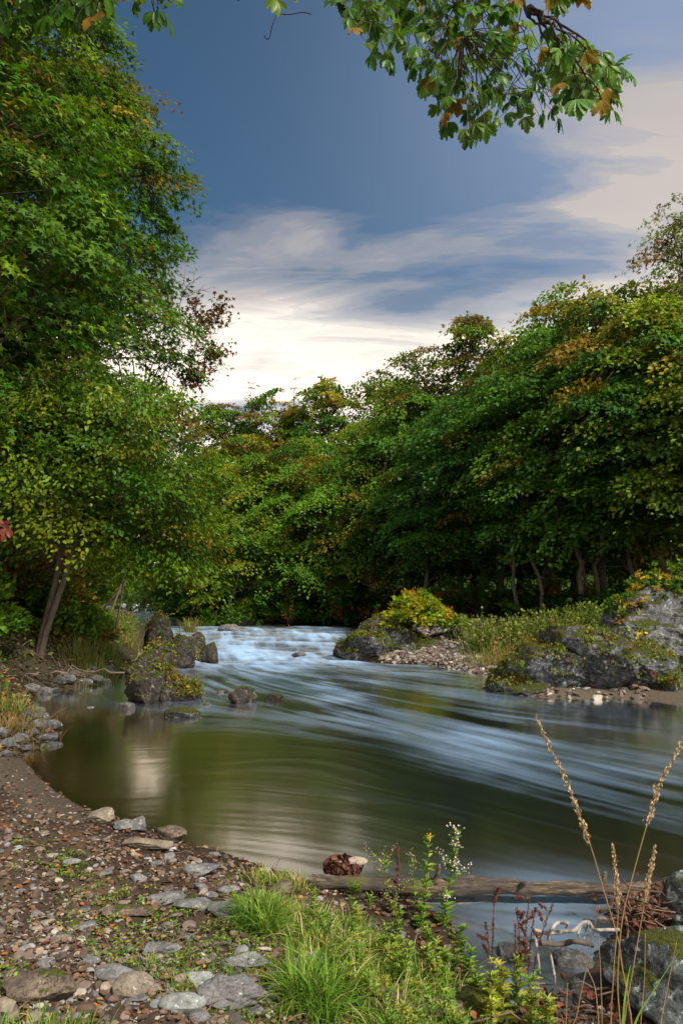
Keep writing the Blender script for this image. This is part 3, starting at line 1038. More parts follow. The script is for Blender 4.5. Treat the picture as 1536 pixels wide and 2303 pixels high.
for k, (u, y, vt, rd, wm_, lab) in enumerate(BACK):
    b_ = base_at(u, y)
    H = top_h(vt, y, b_[2])
    tree('maple_tree', lab, b_, H, [(1.6, rd * .9), (H * .5, rd), (H * .82, rd * .8), (H, rd * .25)], 238 + k, tmpl=LEAF4, leaf=.22 if y < 56 else .30, nclump=int(11 * H), per=190, warm=wm_ * .8, topwarm=.3,
         group='trees in the second row on the far bank', tr=.2, clump_r=.95, face=.15, pal=GREEN + YGREEN + (DULL if wm_ > .4 else []))
# thin tall tree at the right edge and thin ones on the left skyline
for k, (u, y, vt, rd, H0, lab) in enumerate([(1560, 27, 440, 2.3, 7.0, 'tall thin airy tree with sparse rusty leaves at the right edge of the sky'),
                                             (565, 68, 852, 1.3, 12, 'feathery thin tree tip on the left skyline'), (665, 68, 850, 1.6, 12, 'second feathery tree tip on the skyline')]):
    b_ = base_at(u, y)
    H = top_h(vt, y, b_[2])
    tree('slender_tree', lab, b_, H, [(H0, rd), (H * .75, rd), (H, rd * .25)], 270 + k, leaf=.15, nclump=190 if k == 0 else 40, per=60, warm=.6, topwarm=.4, tr=.15,
         clump_r=.55, pal=DULL + YGREEN, accent=ORANGE, droop=.1, fill=.4)
# trees closing the upstream bend
for k, (u, y, vt, rd, lab) in enumerate([(450, 47, 1030, 3.2, 'dark tree over the upstream bend'), (300, 58, 1050, 4.2, 'tree far upstream beyond the bend'),
                                         (200, 62, 1030, 4.5, 'distant tree upstream behind the left bank'), (330, 78, 1080, 5, 'farthest tree closing the upstream view'),
                                         (240, 84, 1090, 5, 'farthest tree left of the upstream gap')]):
    b_ = base_at(u, y)
    H = top_h(vt, y, b_[2])
    tree('riverside_tree', lab, b_, H, [(.8, rd * .9), (H * .5, rd), (H * .85, rd * .7), (H, rd * .2)], 290 + k, leaf=.32, nclump=130, per=85, warm=.2, clump_r=1.1,
         group='trees at the upstream bend', tr=.2)

# left bank trees
b_ = G(90, 1482)
yA = b_[1]
bp = lambda u, v, y: tuple(Pd(u, v, y) - b_)
st1 = [bp(90, 1500, yA), bp(105, 1420, yA), bp(150, 1290, yA), bp(178, 1180, yA - .1), bp(205, 1060, yA - .2), bp(235, 930, yA - .3)]
st2 = [bp(82, 1500, yA), bp(100, 1410, yA + .05), bp(130, 1290, yA + .1), bp(140, 1200, yA + .2), bp(135, 1080, yA + .2), bp(120, 960, yA + .3)]
HA = top_h(840, yA, b_[2])
tree('leaning_tree', 'twin-stemmed leaning tree whose yellow-green boughs hang over the still pool', b_, HA,
     [(HA * .40, 1.5), (HA * .52, 2.0), (HA * .68, 2.25), (HA * .88, 1.9), (HA, .9)], 311, extra=[(u + rx_, v + ry_, yA + dy_) for u, v in [(250, 1215), (300, 1230), (350, 1245), (395, 1250), (425, 1265), (330, 1262), (375, 1270), (410, 1280), (430, 1180), (455, 1205), (395, 1190), (350, 1190), (440, 1130), (465, 1160), (280, 1250), (220, 1245), (420, 1080), (400, 1130)] for rx_, ry_, dy_ in ((0, 0, -.5), (-18, 14, .3), (12, -20, .9))], stretch=1.9, thick=.20, fill=.4, bright=.85, leaf=.095, nclump=210, per=165, warm=.10, topwarm=0, tr=.072, clump_r=.46,
     mat='leafnear', tmpl=LEAF6, pal=GREEN[1:] + YGREEN, stems=2, stempts=[st1, st2], crown_off=(1.0, -.3), lean=(0, 0), droop=.55, accent=ORANGE + RED, face=.3, taper=.6)
bB = base_at(95, 18.5)
HB = top_h(25, 18.5, bB[2])
hz = lambda v, y, bz: top_h(v, y, bz)
tree('tall_maple', 'tall dark green maple towering over the left bank', bB, HB,
     [(hz(1150, 18.5, bB[2]), 3.0), (hz(900, 18.5, bB[2]), 3.5), (hz(700, 18.5, bB[2]), 3.5), (hz(500, 18.5, bB[2]), 3.3), (hz(350, 18.5, bB[2]), 3.1), (hz(260, 18.5, bB[2]), 2.4), (hz(150, 18.5, bB[2]), 1.9), (HB, .9)],
     321, leaf=.145, nclump=520, per=185, warm=.12, topwarm=.35, tr=.24, clump_r=.75, pal=GREEN + YGREEN[:1], nlimb=16, droop=.3, face=.1, fill=.15)
for k, (u, y, vt, rd, zb, n_, lab) in enumerate([
        (-60, 13.5, -260, 2.6, 3.2, 300, 'tree at the left edge with its crown above the frame'),
        (-150, 21, 60, 4.2, 3.0, 260, 'dark tree behind the tall maple at the left edge'),
        (120, 27, 1100, 2.6, 1.2, 160, 'low rounded tree behind the tall maple, over the left bank'),
        (190, 35, 850, 2.6, 2.6, 160, 'orange-flecked tree beyond the leaning one, on the left bank'),
        (60, 24, 800, 3.8, .5, 200, 'low dark tree deep in the left bank thicket')]):
    b_ = base_at(u, y)
    H = top_h(vt, y, b_[2])
    tree('woodland_tree', lab, b_, H, [(zb, rd * .85), (H * .5, rd), (H * .8, rd * .75), (H, rd * .25)], 340 + k, leaf=.17 if y < 20 else .22, nclump=n_, per=110,
         warm=.2 + .2 * (k == 3), topwarm=.2, tr=.16, clump_r=.75, pal=GREEN + YGREEN[:1])
# reddish leafy bough and bare twigs sticking out at the right of the tall maple
def bare_tree(name, label, base, target, spread, n, seed, r0=.05, cat='bare tree', mat='twig', c=(.16, .11, .085)):
    rs = np.random.RandomState(seed)
    root = empty(name, base, label, cat)
    mb = MB()
    base = np.array(base)
    P = curve((0, 0, 0), np.array(target) - base, rs, 12, -.03, .006)
    mb.tube(P, np.linspace(r0, r0 * .25, 12), 6, c)
    tips = []
    for k in range(n):
        i = rs.randint(5, 12)
        a0 = P[i]
        d = nrm(np.array((rs.uniform(.1, 1.0), rs.normal() * .5, rs.uniform(-.05, .8)))) * spread * rs.uniform(.35, 1)
        B_ = curve(a0, a0 + d, rs, 7, .03, .03)
        mb.tube(B_, np.linspace(r0 * .3, .004, 7), 4, c)
        for q in range(6):
            j = rs.randint(2, 7)
            e_ = nrm(d + rs.normal(size=3) * .5 * np.linalg.norm(d)) * spread * rs.uniform(.1, .35)
            T_ = curve(B_[j], B_[j] + e_, rs, 4, .05, .05)
            mb.tube(T_, np.linspace(.008, .003, 4), 3, c)
            tips.append(T_[-1])
    mb.build('branches', M[mat], root)
    return root, np.array(tips)


bare_tree('bare_tree', 'leafless brownish tree with fine twigs reaching out right of the tall maple', base_at(270, 21), Pd(420, 590, 21), 1.3, 14, 5, .035)
bare_tree('bare_tree', 'lower leafless tree with twigs spreading toward the bright sky gap', base_at(240, 22), Pd(440, 790, 22), 1.7, 16, 8, .035)
rt, tips = bare_tree('red_leaved_tree', 'thin tree with dark reddish leaves sticking out at mid height beside the tall maple', base_at(240, 19), Pd(450, 730, 19), 1.1, 16, 13, .04, 'tree')
rs = np.random.RandomState(4)
lb = MB()
N = 1500
pp = tips[rs.randint(len(tips), size=N)] + rs.normal(size=(N, 3)) * .13
lb.scatter(STAR[0], STAR[1], pp, rs.normal(size=(N, 3)) + (0, 0, -.6), rs.normal(size=(N, 3)) * .6 + (0, 0, 1), .15 * rs.uniform(.6, 1.1, N),
           np.array((.06, .045, .014)) * rs.uniform(.5, 1.4, (N, 1)) + np.array((.08, .0, .0)) * rs.rand(N, 1) ** 3)
lb.build('leaves', M['leaf'], rt)

# ------------------------------------------------------------------ shrubs
def shrub(name, label, base, rad, H, seed, leaf=.09, n=40, per=60, pal=None, group=None, cat='bush', warm=.1, accent=ORANGE, tmpl=LEAF4, droop=.2, mat='leaf', bright=1.0, flat=1.0):
    rs = np.random.RandomState(seed)
    root = empty(name, base, label, cat, group)
    sb = MB()
    lb = MB()
    pal = pal or GREEN + YGREEN
    for k in range(n):
        az, q = rs.rand() * 6.28, math.sqrt(rs.rand())
        h = H * (1 - .75 * q ** 2) * rs.uniform(.35, 1.05)
        C = np.array((rad * q * math.cos(az) * 1.0, rad * q * math.sin(az) * flat, max(h, .05)))
        P = curve((C[0] * .15, C[1] * .15, -.05), C, rs, 5, .08, .04)
        sb.tube(P, np.linspace(.012 + .01 * H, .003, 5), 4, (.08, .06, .04), cap=False)
        m_ = int(per * rs.uniform(.6, 1.3))
        s = rs.rand(m_)
        cr = .30 * max(rad, .35) * rs.uniform(.5, 1.0)
        pos = C + rs.normal(size=(m_, 3)) * cr * np.array((.5, .5, .36))
        pos[:, 2] -= droop * cr * rs.rand(m_)
        pos[:, 2] = np.maximum(pos[:, 2], .01)
        c = pick(rs, accent) if rs.rand() < warm else pick(rs, pal)
        dr_ = nrm(pos - C * .6 + rs.normal(size=(m_, 3)) * .3)
        lb.scatter(tmpl[0], tmpl[1], pos, dr_, nrm(rs.normal(size=(m_, 3)) * .5 + (0, -.15, 1)), leaf * rs.uniform(.6, 1.25, m_), c * rs.uniform(.65, 1.35, (m_, 1)) * bright)
    sb.build('stems', M['twig'], root)
    lb.build('leaves', M[mat], root)
    return root


# the yellow-orange bush on the outcrop
bb = Pd(935, 1405, r5.location[1] + .3)
shrub('yellow_bush', 'spreading bush with yellow and orange leaves on top of the far outcrop', bb, .85, .95, 401, leaf=.15, n=50, per=75,
      pal=[(.20, .21, .012), (.15, .19, .012), (.22, .19, .012), (.08, .14, .012)], warm=.10, tmpl=STAR, accent=[(.26, .13, .015), (.22, .10, .015)])
bb2 = Pd(1005, 1410, r5.location[1] + .9)
shrub('orange_bush', 'low reddish-orange bush right of the yellow one', bb2, .6, .5, 403, leaf=.13, n=30, per=50, pal=[(.18, .08, .012)] + YGREEN + YGREEN, warm=.1)
# left bank thicket
rs = np.random.RandomState(12)
SHR = [(-60, 12.8, 1.0, 1.6, 0), (-20, 15.8, 1.1, 2.2, 1), (140, 16.9, 1.0, 1.2, 0), (170, 15.6, .8, .6, 3), (205, 16.2, .6, .45, 4), (185, 18.5, .8, 1.1, 2), (110, 20, 1.3, 2.2, 1), (205, 21, .7, .6, 0),
       (90, 19, 1.6, 2.8, 2), (10, 18, 1.6, 3.0, 1), (140, 25, 1.1, 1.6, 0), (100, 27, 1.6, 3.0, 2), (150, 31, .9, .8, 4), (140, 36, 1.6, 2.6, 0), (160, 42, 1.2, 1.0, 4), (60, 22, 2.0, 3.6, 0), (-60, 16, 1.8, 3.4, 1), (-40, 21, 2, 4, 2)]
LBL = ['green bush', 'dark green bush with brown leaves', 'bush with red and orange leaves', 'bright green low bush', 'olive grassy bush']
PALS = [GREEN + YGREEN, GREEN + DULL, YGREEN + DULL + GREEN, [(.09, .15, .02), (.07, .13, .015)], [(.12, .13, .03), (.10, .12, .02)]]
WH = ['at the left edge near the pool', 'behind the leaning tree', 'in the thicket right of the leaning tree', 'on the bank above the driftwood roots', 'on the slope toward the large boulder',
      'below the leaning boughs', 'deep in the left thicket', 'on the bank behind the large boulder', 'behind the leaning trunks', 'high on the left edge of the bank', 'at the bend of the left bank',
      'under the mid-height tree', 'at the waterside upstream of the boulders', 'farther up the left bank', 'last of the bank at the upstream water', 'in the dark behind the leaning tree', 'cut by the left edge', 'farthest up the left edge']
for k, (u, y, rd, hh, ty) in enumerate(SHR):
    shrub('bank_bush', LBL[ty] + ' ' + WH[k], base_at(u, y), rd, hh, 420 + k, leaf=.085 + .003 * y, n=int(26 + rd * 22), per=60, pal=PALS[ty], warm=(.1, .2, .4, .03, .1)[ty],
          accent=ORANGE + RED, group='bushes of the left bank thicket')
# understorey of the far forest
UND = [(480, 34.3), (560, 34.6), (650, 34.2), (760, 34.3), (850, 34), (1000, 28.5), (1090, 27), (1160, 26.2), (1240, 25), (1330, 24), (1420, 22.5), (1500, 21), (450, 42), (440, 46)]
WU = ['below the bend', 'under the orange-tinged maple', 'at the dark waterside left', 'at the dark waterside middle', 'at the waterside behind the rapids', 'behind the orange bush', 'behind the bare twigs', 'in the shade behind the spit grass',
      'beneath the round tree', 'beside the bare stems', 'behind the mossy outcrop', 'behind the pale boulder', 'at the far bend', 'upstream of the bend']
for k, (u, y) in enumerate(UND):
    shrub('understorey_bush', 'dark low bush ' + WU[k], base_at(u, y), 1.3, 1.0 + .5 * rs.rand(), 450 + k, leaf=.2, n=28, per=38, pal=GREEN, warm=.08, group='low bushes under the far trees', bright=.8)

# undergrowth covering the forest floor
ub = MB()
rs = np.random.RandomState(88)
P = np.column_stack([rs.uniform(-30, 34, 60000), rs.uniform(19, 70, 60000)])
P = P[inside(P, POLY_R)]
dd = segdist(P, LR)
P = P[(dd > .8) & ~((P[:, 0] > 1.5) & (dd < 5.5))]
k_ = fbm(np.column_stack([P * .5, np.zeros(len(P))]), 3, 14)
P, k_ = P[k_ > -.25], k_[k_ > -.25]
N = len(P)
h = terrain(P) + rs.rand(N) ** 1.5 * (.35 + np.clip(k_, 0, 1) * 2.2)
ub.scatter(STAR[0], STAR[1], np.column_stack([P, h]), rs.normal(size=(N, 3)) + (0, 0, -.3), rs.normal(size=(N, 3)) * .5 + (0, -.3, 1), rs.uniform(.14, .32, N),
           np.array(GREEN)[rs.randint(3, size=N)] * rs.uniform(.5, 1.2, (N, 1)))
tag(ub.build('undergrowth', M['leaf']), 'dark leafy undergrowth covering the floor of the far forest', 'undergrowth', kind='stuff')

# ground cover of the left bank
ub = MB()
P = np.column_stack([rs.uniform(-22, -3, 110000), rs.uniform(9.8, 42, 110000)])
P = P[inside(P, POLY_L)]
dd = segdist(P, LL)
k_ = fbm(np.column_stack([P * .8, np.zeros(len(P))]), 3, 24)
kp = (dd > .25 + .5 * rs.rand(len(P))) & (k_ > -.2) & (rs.rand(len(P)) < np.clip(14 / P[:, 1], 0, 1))
P, k_ = P[kp], k_[kp]
N = len(P)
h = terrain(P) + rs.rand(N) ** 1.6 * (.10 + np.clip(k_ + .1, 0, 1) * .9)
gcol = np.array([(.10, .15, .015), (.07, .12, .012), (.14, .15, .02), (.05, .09, .01), (.20, .12, .02), (.12, .05, .015)])
ub.scatter(LEAF6[0], LEAF6[1], np.column_stack([P, h]), rs.normal(size=(N, 3)) + (0, 0, -.1), rs.normal(size=(N, 3)) * .5 + (0, -.3, 1), rs.uniform(.05, .13, N),
           gcol[np.clip(((k_ + .2) * 7).astype(int) + rs.randint(0, 3, N), 0, 5)] * rs.uniform(.6, 1.2, (N, 1)))
tag(ub.build('ground_cover', M['leaf']), 'low leafy ground cover on the slope of the left bank', 'ground cover', kind='stuff')

# bare stems and dead trunks under the right-hand trees
rs = np.random.RandomState(33)
ST = [(1215, 1380, 1185, 1120), (1235, 1300, 1180, 1000), (1300, 1290, 1285, 1130), (1308, 1330, 1310, 1160), (1325, 1310, 1345, 1150), (1420, 1290, 1395, 1150), (1400, 1330, 1440, 1180), (1160, 1370, 1150, 1170),
      (1072, 1360, 1068, 1080), (960, 1380, 950, 1200), (1010, 1370, 1000, 1150), (860, 1385, 880, 1180), (660, 1385, 645, 1230), (520, 1385, 545, 1250), (760, 1390, 742, 1240), (1480, 1330, 1500, 1170)]
STW = ['left of the right-hand gap', 'leaning left above the spit grass', 'straight up in the middle of the right-hand gap', 'twisted beside the straight one', 'leaning right in the right-hand gap',
       'leaning left above the pale boulder', 'leaning right above the pale boulder', 'behind the spit grass', 'above the orange bush', 'behind the yellow bush', 'right above the yellow bush', 'right of the rapids',
       'leaning left above the middle of the rapids', 'leaning right above the left end of the rapids', 'leaning left above the right end of the rapids', 'at the far right above the pale boulder']
for k, (u1, v1, u2, v2) in enumerate(ST):
    y = (24.5 if u1 > 1100 else 30 if u1 > 930 else 34.8) + rs.uniform(-.5, 1)
    b0 = base_at(u1, y)
    e_ = Pd(u2, v2, y + .3) - b0
    mb = MB()
    P = curve((0, 0, -.1), e_, rs, 9, 0, .025)
    mb.tube(P, np.linspace(.11, .05, 9) * rs.uniform(.6, 1.1), 7)
    for q in range(3):
        j = rs.randint(3, 8)
        mb.tube(curve(P[j], P[j] + rs.normal(size=3) * (.7, .3, .4) + (0, 0, .7), rs, 6, .1, .05), np.linspace(.03, .006, 6), 5)
    o = mb.build('dead_tree', M['barkpale'])
    o.location = b0
    tag(o, 'thin bare trunk in the shade ' + STW[k], 'bare tree', 'bare stems under the far trees')

# ------------------------------------------------------------------ near bank: gravel, litter, stones
def on_land(P, poly=POLY_L):
    return inside(P, poly)


def scatter_near(n, seed, rmin=1.7, rmax=9.5, amax=38, p=1.0, wet=False):
    rs = np.random.RandomState(seed)
    r = rmin * (rmax / rmin) ** (rs.rand(n) ** p)
    a = R(1) * rs.uniform(-amax, amax, n)
    P = np.column_stack([r * np.sin(a), r * np.cos(a)])
    ok_ = on_land(P)
    if wet:
        ok_ = ok_ | (segdist(P, LL) < .45)
    return P[ok_ & (P[:, 1] < 9.6)]


def tnormal(P):
    e_ = .03
    a, b_, c_ = terrain(P), terrain(P + (e_, 0)), terrain(P + (0, e_))
    return a, nrm(np.column_stack([-(b_ - a) / e_, -(c_ - a) / e_, np.ones(len(P))]))


def in_px(P, poly, z=.42):
    return inside(P, np.array([Wz(u, v, z)[:2] for u, v in poly]))


SAND_PX = [(0, 1690), (50, 1700), (110, 1760), (205, 1830), (150, 1825), (60, 1760), (0, 1720)]
rs = np.random.RandomState(61)
STONECOL = np.array([(.20, .165, .14), (.115, .09, .075), (.25, .20, .155), (.09, .078, .072), (.16, .10, .07), (.26, .26, .26), (.20, .14, .115), (.33, .29, .24), (.06, .048, .04), (.13, .085, .06)])
gm = MB()
for vi in range(8):
    V, F = rock_shape(700 + vi, 2, facets=7, rough=.12, lo=.35, hi=.85)
    V = V * np.array((1, rs.uniform(.55, .95), rs.uniform(.22, .5)))
    P = scatter_near(9500, 710 + vi, p=.9, wet=True)
    dsh = segdist(P, POLY_L, True)
    keep = rs.rand(len(P)) < np.where(dsh < .5, .35, 1.0) * (1 - .6 * in_px(P, SAND_PX, .1)) * np.where(fbm(np.column_stack([P * .9, np.zeros(len(P))]), 2, 91) > .05, .35, 1) * np.where(P[:, 1] > 3.6, .6, 1)
    P = P[keep]
    h, nz = tnormal(P)
    r_ = np.hypot(P[:, 0], P[:, 1])
    s = rs.lognormal(-4.85, .6, len(P)) * (1 + .04 * r_)
    s = np.clip(s, .004, .042)
    pos = np.column_stack([P, h + s * .12])
    c = STONECOL[rs.randint(len(STONECOL), size=len(P))] * rs.uniform(.6, 1.35, (len(P), 1))
    s = s * np.where(r_ < 3.2, 1.25, 1.0)
    gm.scatter(V, [F], pos, rs.normal(size=(len(P), 3)) * (1, 1, .15), nz + rs.normal(size=(len(P), 3)) * .28, s, c)
tag(gm.build('gravel', M['stone'], smooth=False), 'loose brown and grey gravel chips covering the near bank', 'gravel', kind='stuff')

# fallen leaves
lm = MB()
LC = np.array([(.16, .085, .045), (.12, .07, .04), (.22, .13, .07), (.34, .12, .02), (.28, .07, .02), (.40, .24, .04), (.09, .055, .035), (.26, .18, .11), (.14, .03, .02)])
LW = np.array([.26, .26, .16, .025, .015, .012, .2, .06, .012]); LW = LW / LW.sum()
n_ = 11
LTV, LTF = [], []
for i in range(n_):       # curled leaf blade with a wavy edge
    x = i / (n_ - 1)
    wd_ = .34 * math.sin(math.pi * min(1, x ** .8)) * (1 + .18 * (-1) ** i) + .005
    zz = .22 * (x - .5) ** 2
    LTV += [(x, 0, zz), (x, wd_, zz + .55 * wd_ + .03 * math.sin(i * 2.1)), (x, -wd_, zz + .35 * wd_ + .03 * math.cos(i * 1.7))]
for i in range(n_ - 1):
    a_ = i * 3
    LTF += [(a_, a_ + 3, a_ + 4, a_ + 1), (a_ + 2, a_ + 5, a_ + 3, a_)]
LTV, LTF = np.array(LTV) - (.5, 0, 0), [np.array(LTF)]
P = scatter_near(15000, 801, p=.85)
P = P[rs.rand(len(P)) < np.where(in_px(P, SAND_PX, .1), .2, np.where(P[:, 0] > .7, .25, 1))]
h, nz = tnormal(P)
N = len(P)
c = LC[rs.choice(len(LC), N, p=LW)] * rs.uniform(.7, 1.3, (N, 1))
lm.scatter(LTV, LTF, np.column_stack([P, h + .012]), rs.normal(size=(N, 3)) * (1, 1, .2), nz + rs.normal(size=(N, 3)) * .45, rs.uniform(.012, .038, N) * (1 + .04 * P[:, 1]), c, rs.uniform(.5, 1.25, N))
P = np.column_stack([rs.uniform(-12, -2.5, 26000), rs.uniform(8.0, 16, 26000)])
P = P[on_land(P)]
P = P[segdist(P, LL) < 4.5][:9000]
N = len(P)
c = np.vstack([LC[[0, 1, 2, 6, 7]], [(.07, .10, .02), (.10, .13, .02)]])[rs.randint(7, size=N)] * rs.uniform(.5, 1.2, (N, 1))
lm.scatter(LTV, LTF, np.column_stack([P, terrain(P) + .02]), rs.normal(size=(N, 3)) * (1, 1, .3), rs.normal(size=(N, 3)) * .5 + (0, 0, 1), rs.uniform(.04, .09, N), c, rs.uniform(.5, 1.1, N))
tag(lm.build('fallen_leaves', M['litter']), 'brown, orange and yellow fallen leaves strewn over the near bank', 'fallen leaves', kind='stuff')

# sticks on the ground
sm = MB()
P = scatter_near(420, 811)
h, _ = tnormal(P)
for k in range(len(P)):
    L = rs.uniform(.04, .22); a_ = rs.rand() * 3.14
    e_ = np.array((math.cos(a_) * L, math.sin(a_) * L, .01))
    p0 = np.array((P[k, 0], P[k, 1], h[k] + .015))
    sm.tube(curve(p0, p0 + e_, rs, 5, .03, .04), rs.uniform(.0015, .004), 5, np.array((.13, .09, .065)) * rs.uniform(.5, 1.4))
tag(sm.build('twig_litter', M['twig']), 'small broken twigs scattered over the near bank', 'twigs', kind='stuff')

# ---- named stones: (u0, v0, u1, v1, height/width, material, label, seed, crag)
NS = [
    (-10, 2203, 150, 2290, .42, 'rockbrown', 'dark brown blocky stone in the bottom left corner', .05, 0),
    (210, 2180, 297, 2220, .34, 'rock', 'smooth grey domed pebble behind the beige angular stone', .0, 1),
    (258, 2196, 345, 2256, .50, 'beige', 'beige angular wedge-shaped stone in the pebbles', .02, 0),
    (325, 2213, 360, 2247, .45, 'beige', 'round cream pebble leaning on the beige angular stone', .0, 1),
    (408, 2196, 494, 2232, .30, 'pale', 'pale blue-grey flat stone with a notch', .02, 0),
    (357, 2250, 458, 2292, .34, 'pale', 'large flat pale green-grey pebble at the bottom', .0, 1),
    (424, 2280, 470, 2312, .5, 'rock', 'grey egg-shaped pebble at the bottom edge', .0, 1),
    (470, 2285, 508, 2310, .4, 'beige', 'tan pebble at the bottom edge right of the grey egg-shaped one', .0, 1),
    (350, 2237, 388, 2258, .35, 'beige', 'small cream oval pebble above the large pale green one', .0, 1),
    (445, 2226, 600, 2292, .42, 'rock', 'dark jagged bedrock lump among pebbles at the bottom centre', .15, 0),
    (225, 2030, 345, 2074, .22, 'rockbrown', 'flat brown slab set in the soil', .08, 0),
    (330, 1998, 410, 2045, .28, 'rock', 'mossy grey slab above the cracked one', .08, 0),
    (385, 2018, 480, 2062, .25, 'rock', 'grey cracked slab in the middle of the bank', .08, 0),
    (466, 2018, 545, 2084, .5, 'rock', 'grey tilted wedge right of the cracked slab', .05, 0),
    (545, 2078, 625, 2106, .24, 'rock', 'long low grey stone trailing right of the wedge', .05, 0),
    (610, 2092, 668, 2120, .34, 'beige', 'pale buff stone at the end of the long low stone', .05, 0),
    (412, 1940, 500, 1976, .36, 'rock', 'grey half-buried stone near the waterline', .06, 0),
    (610, 1980, 662, 2018, .6, 'rockbrown', 'dark brown split stone beside the grass', .08, 0),
    (490, 1992, 542, 2014, .35, 'rock', 'smooth grey oval stone beside the dark grass tuft', .0, 1),
    (196, 1815, 252, 1862, .6, 'beige', 'tan rugged rock at the end of the sandy strip', .08, 0),
    (248, 1840, 300, 1876, .45, 'rock', 'brown-grey low rock in the waterline row', .08, 0),
    (288, 1832, 332, 1884, .9, 'rock', 'pointed blue-grey rock standing in the waterline row', .05, 0),
    (340, 1866, 416, 1902, .48, 'rockbrown', 'brown rounded rock at the right end of the waterline row', .06, 0),
    (275, 1886, 392, 1920, .24, 'beige', 'long flat tan slab behind the waterline row', .06, 0),
    (140, 1930, 180, 1950, .3, 'pale', 'small white flat stone alone in the weeds', .0, 1),
    (360, 1916, 392, 1938, .5, 'rock', 'small dark wedge below the long tan slab', .05, 0),
    (320, 2128, 405, 2166, .3, 'rock', 'grey layered slab behind the smooth pebbles', .1, 0),
    (170, 2157, 222, 2178, .32, 'rock', 'flat grey pebble left of the domed one', .0, 1),
    (175, 2100, 205, 2125, .5, 'rockbrown', 'small brown cube-like stone on the left', .04, 0),
    (105, 2108, 145, 2132, .4, 'beige', 'small rust-brown stone on the left', .04, 0),
    (80, 2160, 120, 2190, .45, 'rock', 'grey-green pebble behind the corner block', .0, 1),
    (490, 2140, 605, 2188, .2, 'rock', 'flat mauve-grey slab among short grass', .08, 0),
    (622, 2160, 672, 2194, .5, 'beige', 'pale chunky stone left in the row below the grass', .06, 0),
    (668, 2150, 740, 2190, .45, 'pale', 'pale cracked stone in the row below the grass', .08, 0),
    (735, 2158, 790, 2200, .4, 'rock', 'grey stone right in the row below the grass', .06, 0),
    (645, 2182, 668, 2208, .9, 'rock', 'small upright slate-grey stone', .0, 1),
    (525, 2208, 580, 2222, .2, 'beige', 'thin cream flat pebble', .0, 1),
    (262, 2252, 330, 2268, .22, 'rock', 'slim grey flat pebble under the beige stone', .0, 1),
    (770, 2208, 940, 2300, .22, 'rockbrown', 'broad pinkish-brown bedrock ledge at the bottom centre right', .10, 0),
    (930, 2238, 1050, 2330, .38, 'rockbrown', 'dark brown bedrock lump at the bottom right', .12, 0),
    (672, 2270, 710, 2305, .5, 'rockbrown', 'rust-brown pointed stone at the bottom edge', .05, 0),
    (540, 2262, 590, 2300, .3, 'rock', 'dark slate chip right of the bottom bedrock', .05, 0),
    (40, 2128, 66, 2142, .4, 'pale', 'small grey-white pebble at the left edge', .0, 1),
]
M['pale'] = rock_mat('stone_pale', (.12, .13, .125), (.23, .24, .23), (.36, .37, .345), 0, .2, 12, .006, wet=False)
M['beige'] = rock_mat('stone_beige', (.10, .08, .058), (.20, .162, .122), (.32, .27, .21), 0, .1, 12, .008, wet=False)
M['rocksmall'] = rock_mat('stone_grey', (.07, .068, .07), (.16, .155, .155), (.28, .27, .26), 0, .15, 12, .01, wet=False)
M['brownsmall'] = rock_mat('stone_brown', (.05, .036, .028), (.13, .095, .072), (.23, .18, .14), .12, .1, 9, .015, wet=False)
M['mosslump'] = rock_mat('stone_moss_green', (.04, .035, .02), (.10, .11, .012), (.20, .20, .015), .9, 0, 9, .02, wet=False)
NSP = []
for k, (u0, v0, u1, v1, hw, mt, lab, cr, smooth_) in enumerate(NS):
    g_ = G((u0 + u1) / 2, v1 - (v1 - v0) * .2)
    wd = (u1 - u0) / FPX * g_[1] * 1.02
    mt = dict(rock='rocksmall', rockbrown='brownsmall').get(mt, mt)
    kw = dict(facets=3, rough=.05, lo=.7, hi=.95) if smooth_ else dict(facets=10, rough=.08, lo=.45, hi=.85)
    dep = min(wd * .8, max(wd * .4, (v1 - v0) / FPX * g_[1] * 1.3))
    rock('stone', lab, 'stone', (g_[0], g_[1] + dep * .25, g_[2]), (wd, dep, wd * hw * (.9 if smooth_ else 1.0)), 900 + k, M[mt], sub=5 if wd > .12 else 4, craggy=cr, sink=.22, rz=0, **kw)
    NSP.append((g_[0], g_[1], wd))
# mossy ledge
g_ = G(1085, 2290)
rock('mossy_stone', 'bright green moss-covered stone at the bottom beside the herbs', 'stone', (g_[0], g_[1], g_[2]), (.26, .3, .15), 977, M['mosslump'], sub=5, craggy=.05, sink=.3)

